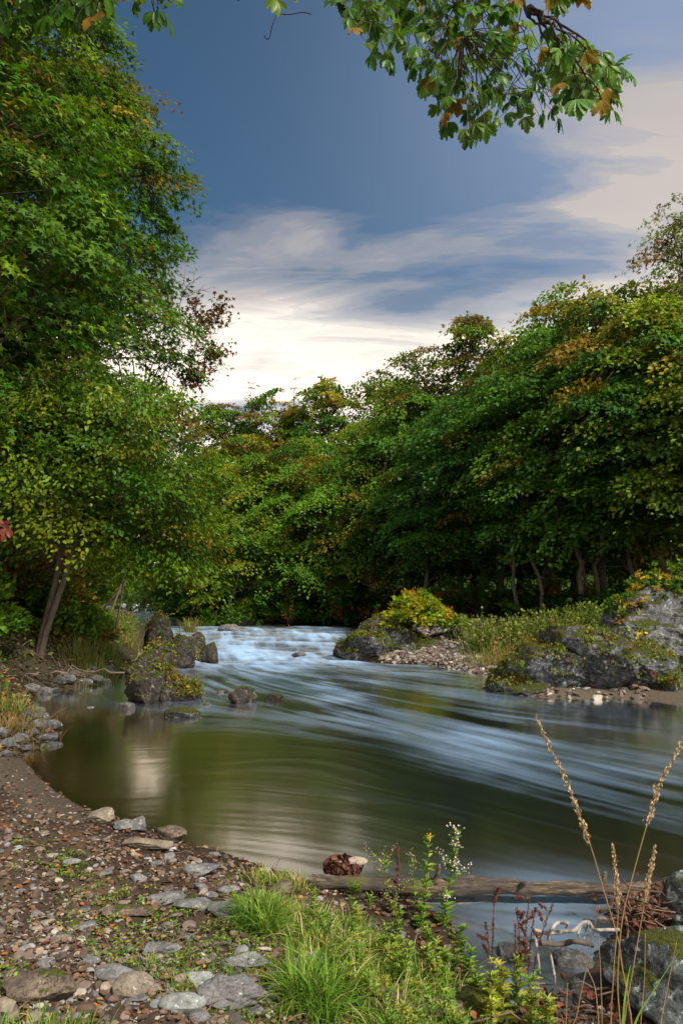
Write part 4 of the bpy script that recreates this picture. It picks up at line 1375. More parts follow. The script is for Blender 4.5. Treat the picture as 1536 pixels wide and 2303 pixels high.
# small loose stones: individuals
P = scatter_near(1300, 821, rmax=5.5)
rs = np.random.RandomState(77)
P = P[(P[:, 0] < .55) | (rs.rand(len(P)) < .2)]
ok = [k for k in range(len(P)) if all((P[k, 0] - a) ** 2 + (P[k, 1] - b) ** 2 > (w_ * .6) ** 2 for a, b, w_ in NSP)]
P = P[ok][:290]
protos = []
for k in range(10):
    V, F = rock_shape(1200 + k, 3, facets=4 if k < 3 else 11, rough=.06, lo=.6 if k < 3 else .36, hi=.92)
    V = V * (.5, .5 * rs.uniform(.55, .9), .5 * rs.uniform(.24, .42))
    o = mesh_np('pebble', V, [F], [M['rocksmall'], M['beige'], M['brownsmall'], M['rocksmall'], M['brownsmall']][k % 5])
    protos.append(o)
hh = terrain(P)
for k in range(len(P)):
    o = protos[k] if k < 10 else protos[k % 10].copy()
    if k >= 10:
        COL.objects.link(o)
    s = float(np.clip(rs.lognormal(-2.75, .35), .035, .12)) * (.8 + .07 * P[k, 1])
    o.location = (P[k, 0], P[k, 1], hh[k] + s * .08)
    o.rotation_euler = (rs.normal() * .15, rs.normal() * .15, rs.rand() * 6.28)
    o.scale = (s, s, s)
    tag(o, 'small loose river pebble lying among gravel and leaves on the near bank', 'pebble', 'loose pebbles on the near bank')

# stones at the left waterline
LW_ = [(88, 1640, 34, .8), (118, 1645, 40, .7), (75, 1655, 30, .6), (105, 1665, 44, .4), (100, 1625, 26, .8), (65, 1620, 34, .7), (90, 1608, 24, .7), (45, 1668, 34, .6), (20, 1682, 40, .6), (5, 1660, 36, .7), (55, 1640, 26, .7),
       (112, 1682, 52, .25), (160, 1686, 30, .15), (60, 1690, 30, .4), (100, 1574, 36, .6), (120, 1562, 30, .5), (235, 1545, 28, .7), (190, 1548, 32, .6), (215, 1535, 30, .6), (150, 1553, 36, .5), (172, 1538, 30, .6), (240, 1522, 36, .5), (135, 1540, 30, .6),
       (205, 1520, 26, .6), (70, 1556, 34, .6), (10, 1700, 30, .5)]
ORD = ['leftmost', 'second', 'third', 'fourth', 'fifth', 'sixth', 'seventh', 'eighth', 'ninth', 'tenth', 'eleventh', 'twelfth', 'thirteenth', 'fourteenth', 'fifteenth', 'sixteenth', 'seventeenth', 'eighteenth']
cl_ = [[q for q in sorted(LW_) if q[1] >= 1600], [q for q in sorted(LW_) if q[1] < 1600]]
for k, (u, v, wp, hw) in enumerate(LW_):
    ci = 0 if v >= 1600 else 1
    oi = cl_[ci].index((u, v, wp, hw))
    lbw = ('flat' if hw < .45 else 'rounded') + ' wet grey stone, ' + ORD[oi] + ('' if oi == 0 else ' from the left') + (' under the tawny grass at the pool', ' along the waterline below the roots')[ci]
    g_ = G(u, v)
    if g_[2] < -.1:
        g_ = Wz(u, v)
    wd = wp / FPX * g_[1] * 1.15
    rock('bank_stone', lbw, 'stone', (g_[0], g_[1], max(g_[2], -.03)), (wd, wd * .8, wd * hw), 1300 + k, M['rock'], sub=4, craggy=.05, facets=8,
         group='stones along the left waterline', sink=.25)

# far spit gravel
fm = MB()
SPIT = [(840, 1440), (960, 1430), (1040, 1440), (1120, 1465), (1170, 1500), (1160, 1528), (1050, 1510), (985, 1492), (860, 1490)]
poly = np.array([Wz(u, v, .15)[:2] for u, v in SPIT])
lo, hi = poly.min(0), poly.max(0)
P = rs.uniform(lo, hi, (9000, 2)); P = P[inside(P, poly)]
P2 = np.array([Wz(u, v, .2)[:2] for u, v in zip(rs.uniform(1120, 1460, 500), rs.uniform(1530, 1585, 500))])
P = np.vstack([P, P2[inside(P2, POLY_R)]])
h, nz = tnormal(P)
V, F = rock_shape(1401, 2, facets=8, rough=.1, lo=.4)
V = V * (1, .8, .55)
N = len(P)
fm.scatter(V, [F], np.column_stack([P, h + .02]), rs.normal(size=(N, 3)) * (1, 1, .2), nz + rs.normal(size=(N, 3)) * .3, np.clip(rs.lognormal(-3.1, .45, N), .02, .14), STONECOL[rs.randint(len(STONECOL), size=N)] * rs.uniform(.6, 1.4, (N, 1)))
tag(fm.build('gravel_spit', M['stone'], smooth=False), 'grey cobbles and gravel on the far spit between the two outcrops', 'gravel', kind='stuff')

# cairns
for k, (u, v, hs_) in enumerate([(976, 1408, 5), (933, 1412, 3), (1000, 1452, 4)]):
    y = r5.location[1] + (.0 if k < 2 else -.2)
    p = Pd(u, v, y)
    root = empty('cairn', (p[0], p[1], p[2] - .08), ('little stack of balanced stones beside the yellow bush', 'shorter stack of pale stones under the yellow bush', 'low stack of stones at the foot of the outcrop')[k], 'cairn', 'stone stacks on the far outcrop')
    z = 0
    for q in range(hs_):
        w_ = .20 * (1 - q * .13) * rs.uniform(.8, 1.1)
        o = rock('stacked_stone', None, None, (rs.normal() * .012, rs.normal() * .012, z), (w_, w_ * .8, w_ * .42), 1500 + q + k * 9, M['pale'] if q % 2 else M['rocksmall'], sub=3, facets=3, lo=.7, parent=root, sink=0)
        z += w_ * .38

# ------------------------------------------------------------------ grass
def blades(mb, base, h, w_, bend, az, col, seg=5, curl=1.0):
    N = len(base)
    s = np.linspace(0, 1, seg + 1)
    d = np.column_stack([np.cos(az), np.sin(az)])
    X_ = (bend[:, None] * s[None] ** 2) * h[:, None]
    Z_ = h[:, None] * (s[None] - .38 * curl * (bend[:, None] ** 1.0) * s[None] ** 3)
    ctr = np.zeros((N, seg + 1, 3))
    ctr[:, :, 0] = base[:, 0:1] + d[:, 0:1] * X_
    ctr[:, :, 1] = base[:, 1:2] + d[:, 1:2] * X_
    ctr[:, :, 2] = base[:, 2:3] + Z_
    tw = az + 1.57 + np.random.RandomState(5).normal(size=N) * .5
    sd_ = np.column_stack([np.cos(tw), np.sin(tw), np.zeros(N)])
    ww = w_[:, None] * np.array([(1 - t_) ** .6 * (1 if t_ > 0 else .7) for t_ in s])[None] + .0004
    L_ = ctr + sd_[:, None] * ww[:, :, None]
    R_ = ctr - sd_[:, None] * ww[:, :, None]
    V = np.stack([L_, R_], 2).reshape(-1, 3)
    k = np.arange(seg)
    q = np.stack([k * 2, k * 2 + 1, k * 2 + 3, k * 2 + 2], -1)
    F = (q[None] + (np.arange(N) * (seg + 1) * 2)[:, None, None]).reshape(-1, 4)
    mb.add(V, [F], np.repeat(col, (seg + 1) * 2, axis=0))


def sample_px(poly, n, seed, z=.42, pw=1.0):
    rs = np.random.RandomState(seed)
    W_ = np.array([Wz(u, v, z)[:2] for u, v in poly])
    lo, hi = W_.min(0), W_.max(0)
    P = rs.uniform(lo, hi, (n * 8, 2))
    P = P[inside(P, W_)]
    wgt = (1 / np.maximum((P ** 2).sum(1), .5)) ** pw
    P = P[rs.rand(len(P)) < wgt / wgt.max() * 1.0]
    return P[:n]


GC = np.array([(.09, .17, .020), (.12, .20, .022), (.065, .13, .015), (.16, .21, .03), (.05, .10, .015)])
STRAW = np.array([(.42, .33, .16), (.36, .27, .12), (.30, .22, .10)])


def grass_patch(mb, poly, ntuft, seed, h, per=14, w_=.0028, straw=.1, z=.42, pw=1.0, spread=.05, bend=.6):
    rs = np.random.RandomState(seed)
    T = sample_px(poly, ntuft, seed, z, pw)
    idx = np.repeat(np.arange(len(T)), per)
    N = len(idx)
    ts = rs.uniform(.6, 1.25, len(T))
    P = T[idx] + rs.normal(size=(N, 2)) * spread * ts[idx][:, None]
    zz = terrain(P) - .01
    hh_ = h * ts[idx] * rs.uniform(.5, 1.15, N)
    az = np.arctan2(P[:, 1] - T[idx, 1], P[:, 0] - T[idx, 0]) + rs.normal(size=N) * .7
    tc = GC[rs.randint(len(GC), size=len(T))]
    c = tc[idx] * rs.uniform(.7, 1.3, (N, 1))
    st = rs.rand(N) < straw
    c[st] = STRAW[rs.randint(3, size=st.sum())]
    blades(mb, np.column_stack([P, zz]), hh_, w_ * rs.uniform(.7, 1.3, N), bend * rs.uniform(.2, 1.5, N), az, c)


MAINP = [(585, 1950), (700, 1985), (800, 1990), (960, 2035), (1010, 2080), (1040, 2150), (1110, 2230), (1140, 2303), (1020, 2240), (850, 2200), (760, 2170), (690, 2130), (650, 2070), (600, 2010)]
gb = MB()
grass_patch(gb, MAINP, 620, 1, .085, 14, .0024, .25, z=.35, pw=.3)
grass_patch(gb, [(640, 2020), (760, 2000), (930, 2060), (1000, 2130), (1080, 2230), (900, 2190), (740, 2150)], 120, 2, .15, 16, .0030, .22, z=.4, pw=.2, spread=.05, bend=.9)
grass_patch(gb, [(330, 2080), (560, 2060), (660, 2130), (640, 2180), (500, 2200), (400, 2160), (300, 2140)], 150, 3, .05, 14, .0018, .1)
grass_patch(gb, [(60, 1880), (300, 1880), (560, 1990), (640, 2060), (430, 2130), (150, 2100), (0, 2000)], 120, 4, .03, 10, .0016, .05)
grass_patch(gb, [(540, 1975), (600, 1970), (615, 2010), (560, 2015)], 30, 5, .17, 26, .0035, .02, spread=.03, bend=.9)
grass_patch(gb, [(650, 2100), (740, 2100), (750, 2160), (670, 2160)], 30, 6, .19, 26, .0035, .02, spread=.03, bend=.9)
grass_patch(gb, [(0, 2250), (160, 2260), (300, 2290), (330, 2330), (0, 2330)], 55, 7, .10, 14, .0024, .05)
grass_patch(gb, [(60, 2235), (185, 2235), (185, 2262), (60, 2262)], 16, 8, .07, 14, .0024, .05)
grass_patch(gb, [(560, 1945), (640, 1960), (700, 1980), (650, 1990), (580, 1962)], 60, 9, .10, 12, .0024, .35, z=.15)
tag(gb.build('grass', M['grass']), 'fresh green and straw grass growing over the near bank', 'grass', kind='stuff')

# creeping weeds
wb = MB()
for poly, n, sd_ in (([(150, 1880), (330, 1890), (560, 1980), (660, 2080), (640, 2180), (430, 2170), (250, 2120), (130, 2010)], 170, 21), ([(640, 1980), (800, 2010), (980, 2080), (1090, 2230), (900, 2200), (700, 2150)], 330, 22),
                     ([(0, 2120), (60, 2130), (60, 2180), (0, 2200)], 18, 23), ([(60, 1800), (200, 1840), (200, 1900), (0, 1900)], 30, 24), ([(1050, 2150), (1200, 2250), (1250, 2330), (1090, 2330)], 60, 25), ([(0, 2260), (150, 2270), (150, 2330), (0, 2330)], 30, 26)):
    rs = np.random.RandomState(sd_)
    T = sample_px(poly, n, sd_, .42, .5)
    idx = np.repeat(np.arange(len(T)), 16)
    N = len(idx)
    az = rs.rand(N) * 6.28
    rr_ = .035 * np.sqrt(rs.rand(N))
    P = T[idx] + np.column_stack([np.cos(az), np.sin(az)]) * rr_[:, None]
    h = terrain(P) + rs.uniform(.004, .03, N)
    dirs = np.column_stack([np.cos(az), np.sin(az), rs.uniform(-.1, .6, N)])
    c = (GC[rs.randint(len(GC), size=len(T))])[idx] * rs.uniform(.6, 1.3, (N, 1))
    rd_ = rs.rand(N) < .04
    c[rd_] = (.25, .05, .02)
    wb.scatter(LEAF6[0], LEAF6[1], np.column_stack([P, h]), dirs, rs.normal(size=(N, 3)) * .35 + (0, 0, 1), rs.uniform(.008, .022, N), c, rs.uniform(.7, 1.2, N))
tag(wb.build('creeping_weeds', M['herb']), 'small-leaved creeping weeds between the stones of the near bank', 'weeds', kind='stuff')

# far-bank and left-bank grasses as separate tufts
def tuft(label, p, h, n, spread, pal, seed, w_=.006, bend=.5, group=None, name='grass_tuft', plume=False):
    rs = np.random.RandomState(seed)
    mb = MB()
    pos = np.column_stack([rs.normal(size=(n, 2)) * spread, np.zeros(n)])
    pz = terrain(pos[:, :2] + np.array(p[:2])) - p[2]
    pos[:, 2] = np.where(np.abs(pz) < .5, pz, 0) - .02
    hh_ = h * rs.uniform(.5, 1.1, n)
    c = np.array(pal)[rs.randint(len(pal), size=n)] * rs.uniform(.7, 1.3, (n, 1))
    az = np.arctan2(pos[:, 1], pos[:, 0]) + rs.normal(size=n) * .8
    bd = bend * rs.uniform(.2, 1.4, n)
    blades(mb, pos, hh_, w_ * rs.uniform(.6, 1.3, n), bd, az, c)
    if plume:   # leafy side shoots, as on mugwort and goldenrod
        m_ = n * 5
        k_ = rs.randint(n, size=m_)
        s = rs.uniform(.3, 1, m_)
        X_ = bd[k_] * s ** 2 * hh_[k_]
        q = np.column_stack([pos[k_, 0] + np.cos(az[k_]) * X_, pos[k_, 1] + np.sin(az[k_]) * X_, pos[k_, 2] + hh_[k_] * (s - .38 * bd[k_] * s ** 3)])
        mb.scatter(LEAF4[0], LEAF4[1], q, rs.normal(size=(m_, 3)) + (0, 0, .5), rs.normal(size=(m_, 3)) + (0, 0, 1), .10 * rs.uniform(.5, 1.2, m_), c[k_] * .9)
    o = mb.build(name, M['grass'])
    o.location = p
    return tag(o, label, 'grass tuft', group)


GG = [(.12, .15, .03), (.09, .13, .025), (.16, .17, .04)]
TAN = [(.20, .13, .05), (.16, .10, .04), (.12, .11, .03)]
for k, (u, v, y, h, pal, n, lab) in enumerate([
        (1090, 1468, 0, .95, GG, 150, 'tall green weeds at the left end of the spit meadow'), (1130, 1465, 0, 1.0, GG, 150, 'tall feathery weeds in the middle of the spit meadow'),
        (1175, 1462, 0, 1.0, GG, 150, 'feathery weeds leaning left beside the mossy outcrop'), (1215, 1455, 0, 1.0, GG, 130, 'green weeds behind the left shoulder of the mossy outcrop'),
        (1255, 1445, 0, .95, GG, 130, 'plumed weeds standing right above the mossy outcrop'), (1060, 1440, 0, .8, GG, 100, 'green weeds at the back of the gravel spit'),
        (1128, 1500, 0, .45, TAN, 200, 'reddish dry grass at the edge of the sandy cove'), (1165, 1500, 0, .5, TAN + GG, 160, 'mixed dry and green grass against the mossy outcrop'),
        (1100, 1490, 0, .5, GG, 140, 'low green grass at the edge of the gravel spit'), (1145, 1480, 0, .7, GG + TAN, 140, 'half-dry grass in the middle of the spit'),
        (1300, 1425, 0, .8, GG, 120, 'weeds behind the top of the mossy outcrop'), (1350, 1415, 0, .8, GG, 120, 'weeds between the mossy outcrop and the pale boulder')]):
    g_ = G(u, v, 15)
    tuft(lab, g_, h, n, .28, pal, 1600 + k, .008, .35, 'grass tufts on the far spit', plume=h > .6)
rs = np.random.RandomState(9)
for k in range(7):
    y = r7.location[1] + rs.uniform(-.3, .6)
    u = 1405 + k * 24
    p = Pd(u, 1392 - k * 9, y)
    shrub('boulder_shrub', 'leggy green shrub with yellow leaves on the pale boulder, ' + ['first from its left', 'second from its left', 'third from its left', 'in its middle', 'third from the frame edge', 'second from the frame edge', 'at the frame edge'][k],
          p - np.array((0, 0, .15)), .4, 1.1, 1650 + k, leaf=.10, n=20, per=26, pal=GREEN + YGREEN, warm=.15, accent=[(.30, .20, .02)], group='shrubs growing on the pale boulder', droop=.0)
# left bank: dry grass and green tufts
for k, (u, v, h, pal, n, lab) in enumerate([
        (10, 1650, .30, TAN, 420, 'tawny dry grass hanging over the stones at the left edge'), (45, 1612, .28, TAN + GG, 260, 'tawny grass right of the first clump at the left edge'), (-10, 1590, .4, TAN + GG, 260, 'dry grass higher up the left edge'),
        (215, 1512, .55, GG, 300, 'bright green grass behind the waterline stones'), (180, 1500, .5, GG + TAN, 220, 'green grass above the driftwood roots'), (255, 1490, .6, GG, 260, 'grass on the bank left of the large boulder'),
        (290, 1455, .6, GG + TAN, 240, 'grass on the bank behind the large boulder'), (235, 1470, .6, GG, 200, 'grass halfway up the left bank'), (280, 1425, .6, GG, 240, 'grass near the upstream water')]):
    g_ = G(u, v)
    tuft(lab, g_, h, n, .22, pal, 1700 + k, .005, .8, 'grass tufts on the left bank')
p = Pd(428, 1412, r3.location[1] + .1)
tuft('fine pale grass tuft crowning the grey angular boulder', p - np.array((0, 0, .1)), .5, 220, .12, GG + TAN, 1720, .006, .6)

# plants on rocks: small leafy clumps that grow on the faces of the boulders
def rock_plants(ob, n, seed, pal, leaf=.06, zmin=.1, per=16, name='ivy', sp=.08):
    rs = np.random.RandomState(seed)
    me = ob.data
    nv = len(me.vertices)
    co = np.zeros(nv * 3); me.vertices.foreach_get('co', co); co = co.reshape(-1, 3)
    no = np.zeros(nv * 3); me.vertices.foreach_get('normal', no); no = no.reshape(-1, 3)
    f = pnoise(co * 1.8 + seed, seed) + .25 * no[:, 2]
    okv = np.nonzero((co[:, 2] + ob.location[2] > zmin) & (f > .08) & (no[:, 2] > -.35))[0]
    if not len(okv):
        return
    k = okv[rs.randint(len(okv), size=n)]
    idx = np.repeat(k, per)
    N = len(idx)
    pos = co[idx] + no[idx] * rs.uniform(.0, .04, (N, 1)) + rs.normal(size=(N, 3)) * sp * .5
    c = np.repeat(np.array(pal)[rs.randint(len(pal), size=n)], per, 0) * rs.uniform(.6, 1.4, (N, 1))
    mb = MB()
    mb.scatter(LEAF6[0], LEAF6[1], pos, rs.normal(size=(N, 3)) + (0, -.2, -.3), no[idx] + rs.normal(size=(N, 3)) * .5 + (0, 0, .3), leaf * rs.uniform(.5, 1.2, N), c, rs.uniform(.8, 1.3, N))
    mb.build(name, M['herb'], ob)


OLV = [(.07, .10, .012), (.10, .125, .012), (.05, .075, .010), (.12, .115, .015), (.11, .045, .015)]
rock_plants(r1, 420, 1, OLV, .045, .12, 14)
rock_plants(r2, 120, 2, OLV + [(.3, .13, .02)], .05, .2, 12)
rock_plants(r3, 40, 3, OLV, .05, .2, 10)
rock_plants(r5, 420, 5, OLV, .06, .2, 14)
rock_plants(r6, 700, 6, OLV, .06, .2, 14)
rock_plants(r7, 110, 7, OLV + [(.22, .06, .02), (.3, .25, .03)], .09, .3, 12)

# ------------------------------------------------------------------ herbs on the near bank
def herb(name, label, cat, pts, leafL, nleaf, leafw, pal, stemc, seed, r0=.0035, flower=None, side=0, group=None, leaf_range=(.05, .95)):
    """pts: world points from foot to tip."""
    rs = np.random.RandomState(seed)
    root = empty(name, pts[0], label, cat, group)
    P = smooth_line(np.array(pts) - np.array(pts[0]), 6)
    sb, lb, fb = MB(), MB(), MB()
    n = len(P)
    sb.tube(P, np.linspace(r0, r0 * .35, n), 6, stemc)
    L = np.linalg.norm(P[-1])
    axes = [(P, nleaf, 1.0)]
    for k in range(side):
        i = int(n * rs.uniform(.35, .9))
        d = nrm(rs.normal(size=3) * (1, 1, .2) + (0, 0, 1.1)) * L * rs.uniform(.12, .30)
        B_ = curve(P[i], P[i] + d, rs, 7, .05, .02)
        sb.tube(B_, np.linspace(r0 * .5, r0 * .25, 7), 5, stemc)
        axes.append((B_, max(4, nleaf // 6), .6))
    for A_, m_, sc_ in axes:
        s = np.sort(rs.uniform(leaf_range[0], leaf_range[1], m_))
        q = s * (len(A_) - 1)
        i = np.minimum(q.astype(int), len(A_) - 2)
        pos = A_[i] + (A_[i + 1] - A_[i]) * (q - i)[:, None]
        az = np.arange(m_) * 2.4 + rs.normal(size=m_) * .3
        d = np.column_stack([np.cos(az), np.sin(az), rs.uniform(.1, .9, m_)])
        sz = leafL * sc_ * (1.15 - .6 * s) * rs.uniform(.75, 1.15, m_)
        c = np.array(pal)[rs.randint(len(pal), size=m_)] * rs.uniform(.7, 1.3, (m_, 1))
        if m_:
            lb.scatter(LTV + (.5, 0, 0), LTF, pos, d, np.column_stack([-np.cos(az) * .6, -np.sin(az) * .6, np.ones(m_)]), sz, c, np.full(m_, leafw))
    if flower:
        kind, fc, cnt, fs = flower
        V, F = ico(1)
        pts_ = []
        if kind == 'spray':
            for A_, _, _ in axes:
                for q in range(cnt if A_ is not P else cnt // 2):
                    i = rs.randint(int(len(A_) * (.5 if A_ is not P else .85)), len(A_))
                    e_ = A_[i] + nrm(rs.normal(size=3) + (0, 0, .5)) * rs.uniform(.008, .045)
                    sb.tube(np.array([A_[i], (A_[i] + e_) / 2 + (0, 0, .003), e_]), .0007, 3, stemc, cap=False)
                    pts_.append(e_)
        elif kind == 'spike':
            for A_, _, _ in axes:
                for q in range(cnt):
                    s = rs.uniform(.35 if A_ is not P else .3, 1)
                    i = min(int(s * (len(A_) - 1)), len(A_) - 2)
                    pts_.append(A_[i] + (A_[i + 1] - A_[i]) * rs.rand() + rs.normal(size=3) * .0035)
        elif kind == 'tip':
            for q in range(cnt):
                pts_.append(P[-1] + rs.normal(size=3) * (.005, .005, .014))
        pts_ = np.array(pts_)
        N = len(pts_)
        fb.scatter(V, [F], pts_, rs.normal(size=(N, 3)), rs.normal(size=(N, 3)), fs * rs.uniform(.6, 1.3, N), np.array(fc) * rs.uniform(.7, 1.3, (N, 1)))
        fb.build('seed_heads' if kind == 'spike' else 'flowers', M['dry'], root)
    sb.build('stem', M['twig'], root)
    if lb.n:
        lb.build('leaves', M['herb'], root)
    return root


HG = [(.09, .17, .02), (.07, .14, .02), (.13, .20, .03), (.16, .20, .03)]
HY = [(.20, .22, .03), (.15, .20, .025), (.26, .22, .03)]
rs = np.random.RandomState(8)


def stemline(pix, y):
    return [Pd(u, v, y + (0 if i else 0)) for i, (u, v) in enumerate(pix)]


herb('goldenrod', 'tall leafy herb with a small yellow flower tip in front of the log', 'wild plant', stemline([(938, 2215), (945, 2100), (958, 2000), (965, 1885)], 4.0), .075, 70, .55, HG, (.10, .10, .03), 1, .004, ('tip', (.6, .40, .02), 40, .0032), leaf_range=(.3, 1))
herb('white_aster', 'tall branching herb topped with tiny white flowers in front of the log', 'wild plant', stemline([(985, 2170), (1000, 2060), (1015, 1960), (1035, 1868)], 4.1), .07, 60, .45, HG, (.11, .12, .03), 2, .0035, ('spray', (.62, .58, .52), 16, .0042), side=9, leaf_range=(.1, .8))
herb('white_aster', 'smaller branching herb with brownish buds left of the yellow-tipped one', 'wild plant', stemline([(905, 2190), (890, 2080), (872, 2000), (862, 1915)], 4.1), .06, 44, .45, HG + HY, (.12, .10, .04), 3, .003, ('spray', (.32, .22, .15), 12, .0038), side=8)
herb('seed_spike', 'short thick dark red-brown seed spike behind the herbs', 'dry plant', stemline([(890, 2050), (893, 1990), (895, 1908)], 4.4), .03, 4, .4, HG, (.10, .03, .02), 4, .005, ('spike', (.11, .03, .022), 170, .0055))
herb('white_aster', 'thin stemmed herb leaning right with sparse buds above the log', 'wild plant', stemline([(925, 2180), (935, 2080), (930, 2000), (925, 1925)], 4.15), .05, 34, .45, HG, (.12, .09, .04), 5, .003, ('spray', (.35, .24, .17), 10, .0035), side=6)
k = 0
for (u, v, top, pal, nl, y, lab) in [
        (1020, 2230, 2085, HG, 50, 3.7, 'leafy green herb at the right rim of the grass above the backwater'), (880, 2200, 2040, HG, 46, 3.8, 'leafy herb in the middle of the grass'), (1045, 2250, 2130, HG, 46, 3.5, 'green herb low at the rim beside the dock stalks'),
        (960, 2240, 2090, HG, 46, 3.6, 'broad leafy herb below the yellow-tipped one'), (840, 2150, 2010, HG, 36, 4.1, 'slender herb near the left end of the log'), (910, 2250, 2110, HG + HY, 44, 3.5, 'bushy herb with some yellow leaves near the bottom ledge'),
        (1130, 2320, 2165, HY, 46, 3.15, 'yellow-green herb at the bottom beside the creek'), (1165, 2330, 2155, HY + HG, 46, 3.2, 'taller yellow-green herb between the dock stalks and the creek'), (1105, 2330, 2190, HY, 40, 3.1, 'pale yellowish herb leaning over the mossy stone'),
        (1195, 2340, 2200, HG + HY, 40, 3.1, 'green herb at the very edge of the creek'), (1075, 2290, 2175, HG, 40, 3.3, 'low leafy herb right of the brown bedrock lump'), (1000, 2270, 2140, HG, 44, 3.4, 'fresh green herb above the brown bedrock lump'),
        (790, 2110, 1985, HG, 34, 4.3, 'small herb beside the withered log end'), (1225, 2350, 2245, HY + HG, 36, 3.0, 'reddish-stemmed low herb at the creek mouth')]:
    dx = rs.uniform(-22, 22)
    for q in range(1):
        herb('leafy_herb', lab, 'wild plant', stemline([(u, v), (u + dx * .4, v - (v - top) * .5), (u + dx, top)], y), .065, int(nl * 1.2), .38, pal, (.14, .10, .04) if pal is not HG else (.10, .12, .03), 40 + k, .003, None, side=5, group='leafy herbs on the near bank')
        k += 1
SP = sample_px([(700, 1990), (800, 1995), (960, 2035), (1010, 2080), (1040, 2150), (1110, 2230), (1150, 2303), (1030, 2260), (900, 2230), (800, 2180), (720, 2110)], 46, 92, .38, .3)
SZ = terrain(SP)
for q in range(len(SP)):
    b0 = np.array((SP[q, 0], SP[q, 1], SZ[q]))
    hh_ = rs.uniform(.08, .22)
    tip = b0 + (rs.normal() * .05, rs.normal() * .05, hh_)
    herb('small_herb', 'small leafy herb growing among the grass behind the bottom stones', 'wild plant', [b0, (b0 + tip) / 2 + (.01, 0, 0), tip], rs.uniform(.035, .06), 24, rs.uniform(.3, .55), [HG, HG + HY, HG, HY][q % 4], (.11, .11, .03), 2100 + q, .0022,
         None, side=2, group='small herbs in the bank grass')
RB = (.12, .035, .022)
for (pix, y, sd_, lab) in [([(1100, 2230), (1098, 2120), (1090, 2072)], 3.7, 60, 'short rusty dock stalk, leftmost of the row at the backwater'), ([(1108, 2230), (1107, 2120), (1112, 2010)], 3.7, 61, 'tall thin rusty dock stalk beside the leftmost one'),
                           ([(1170, 2240), (1168, 2120), (1162, 2050)], 3.6, 62, 'rusty dock stalk left in the thick middle cluster'), ([(1178, 2240), (1180, 2120), (1190, 2015)], 3.6, 63, 'tallest rusty dock stalk of the middle cluster'),
                           ([(1185, 2240), (1190, 2140), (1203, 2040)], 3.65, 64, 'rusty dock stalk leaning right in the middle cluster'), ([(1190, 2240), (1212, 2120), (1243, 2032)], 3.6, 65, 'rusty dock stalk leaning far right over the driftwood'),
                           ([(1175, 2250), (1160, 2150), (1158, 2075)], 3.6, 66, 'short rusty dock stalk in front of the middle cluster')]:
    herb('dock_stalk', lab, 'dry plant', stemline(pix, y), .03, 3, .4, HY, RB, sd_, .003, ('spike', RB, 110, .0028), side=3, group='rusty dock stalks at the backwater')

# tall straw grass stalks close to the camera
TS = [([(1205, 1610), (1235, 1680), (1270, 1750), (1323, 1890), (1353, 1990), (1388, 2110), (1398, 2175), (1413, 2260), (1425, 2420)], 1.45, 'tallest straw grass stalk, its seed head left of all over the river', .27, 1),
      ([(1536, 1655), (1512, 1710), (1488, 1750), (1458, 1840), (1423, 1965), (1398, 2070), (1388, 2200), (1393, 2300), (1400, 2450)], 1.5, 'tall straw grass stalk bending right to the frame edge', .2, 1),
      ([(1378, 1900), (1386, 2000), (1388, 2070), (1378, 2200), (1375, 2420)], 1.6, 'short upright straw stalk between the two tall ones', .12, 1),
      ([(1473, 1902), (1458, 1975), (1443, 2060), (1423, 2175), (1403, 2300), (1395, 2450)], 1.6, 'straw stalk leaning right below the frame-edge one', .12, 1),
      ([(1348, 2035), (1328, 2115), (1318, 2175), (1298, 2275), (1280, 2420)], 1.7, 'low straw stalk leaning right over the driftwood', .1, 0),
      ([(1345, 2100), (1350, 2200), (1353, 2300), (1355, 2440)], 1.6, 'short straight straw stalk in front of the corner boulder', .1, 0),
      ([(1300, 2130), (1320, 2180), (1340, 2240), (1350, 2420)], 1.7, 'short bent straw stalk left of the others', .1, 0),
      ([(1450, 2100), (1448, 2200), (1440, 2300), (1436, 2450)], 1.6, 'straw stalk crossing the corner boulder', .1, 0),
      ([(1520, 2120), (1500, 2220), (1480, 2330), (1470, 2450)], 1.5, 'rightmost low straw stalk on the corner boulder', .1, 0),
      ([(1275, 2210), (1272, 2300), (1268, 2440)], 1.8, 'tiny straw stalk at the bottom beside the creek', .1, 0)]
for k, (pix, y, lab, hd, sh) in enumerate(TS):
    pts = [Pd(u, v, y) for u, v in pix[::-1]]
    g0 = gz(pts[0][0], y)
    pts = [np.array((pts[0][0], y, g0 - .02))] + pts if pts[0][2] > g0 + .05 else pts
    root = empty('straw_stalk', pts[0], lab, 'dry grass stalk', 'straw stalks close to the camera')
    P = smooth_line(np.array(pts) - pts[0], 6)
    sb = MB()
    sb.tube(P, np.linspace(.0017, .0008, len(P)), 6, (.30, .19, .08))
    sb.build('stem', M['dry'], root)
    if sh:
        hb = MB()
        cum = np.concatenate([[0], np.cumsum(np.linalg.norm(np.diff(P, axis=0), axis=1))])
        n = 230
        s = cum[-1] - hd * rs.rand(n) ** .8
        q = np.column_stack([np.interp(s, cum, P[:, j]) for j in range(3)])
        dirn = nrm(P[-1] - P[-5])
        rr_ = .0035 * (.4 + .6 * (cum[-1] - s) / hd)[:, None]
        q = q + rs.normal(size=(n, 3)) * rr_
        hb.scatter(LTV, LTF, q, dirn + rs.normal(size=(n, 3)) * .25, rs.normal(size=(n, 3)), rs.uniform(.005, .009, n), np.array((.50, .36, .20)) * rs.uniform(.7, 1.3, (n, 1)), np.full(n, .7))
        hb.build('seed_head', M['dry'], root)
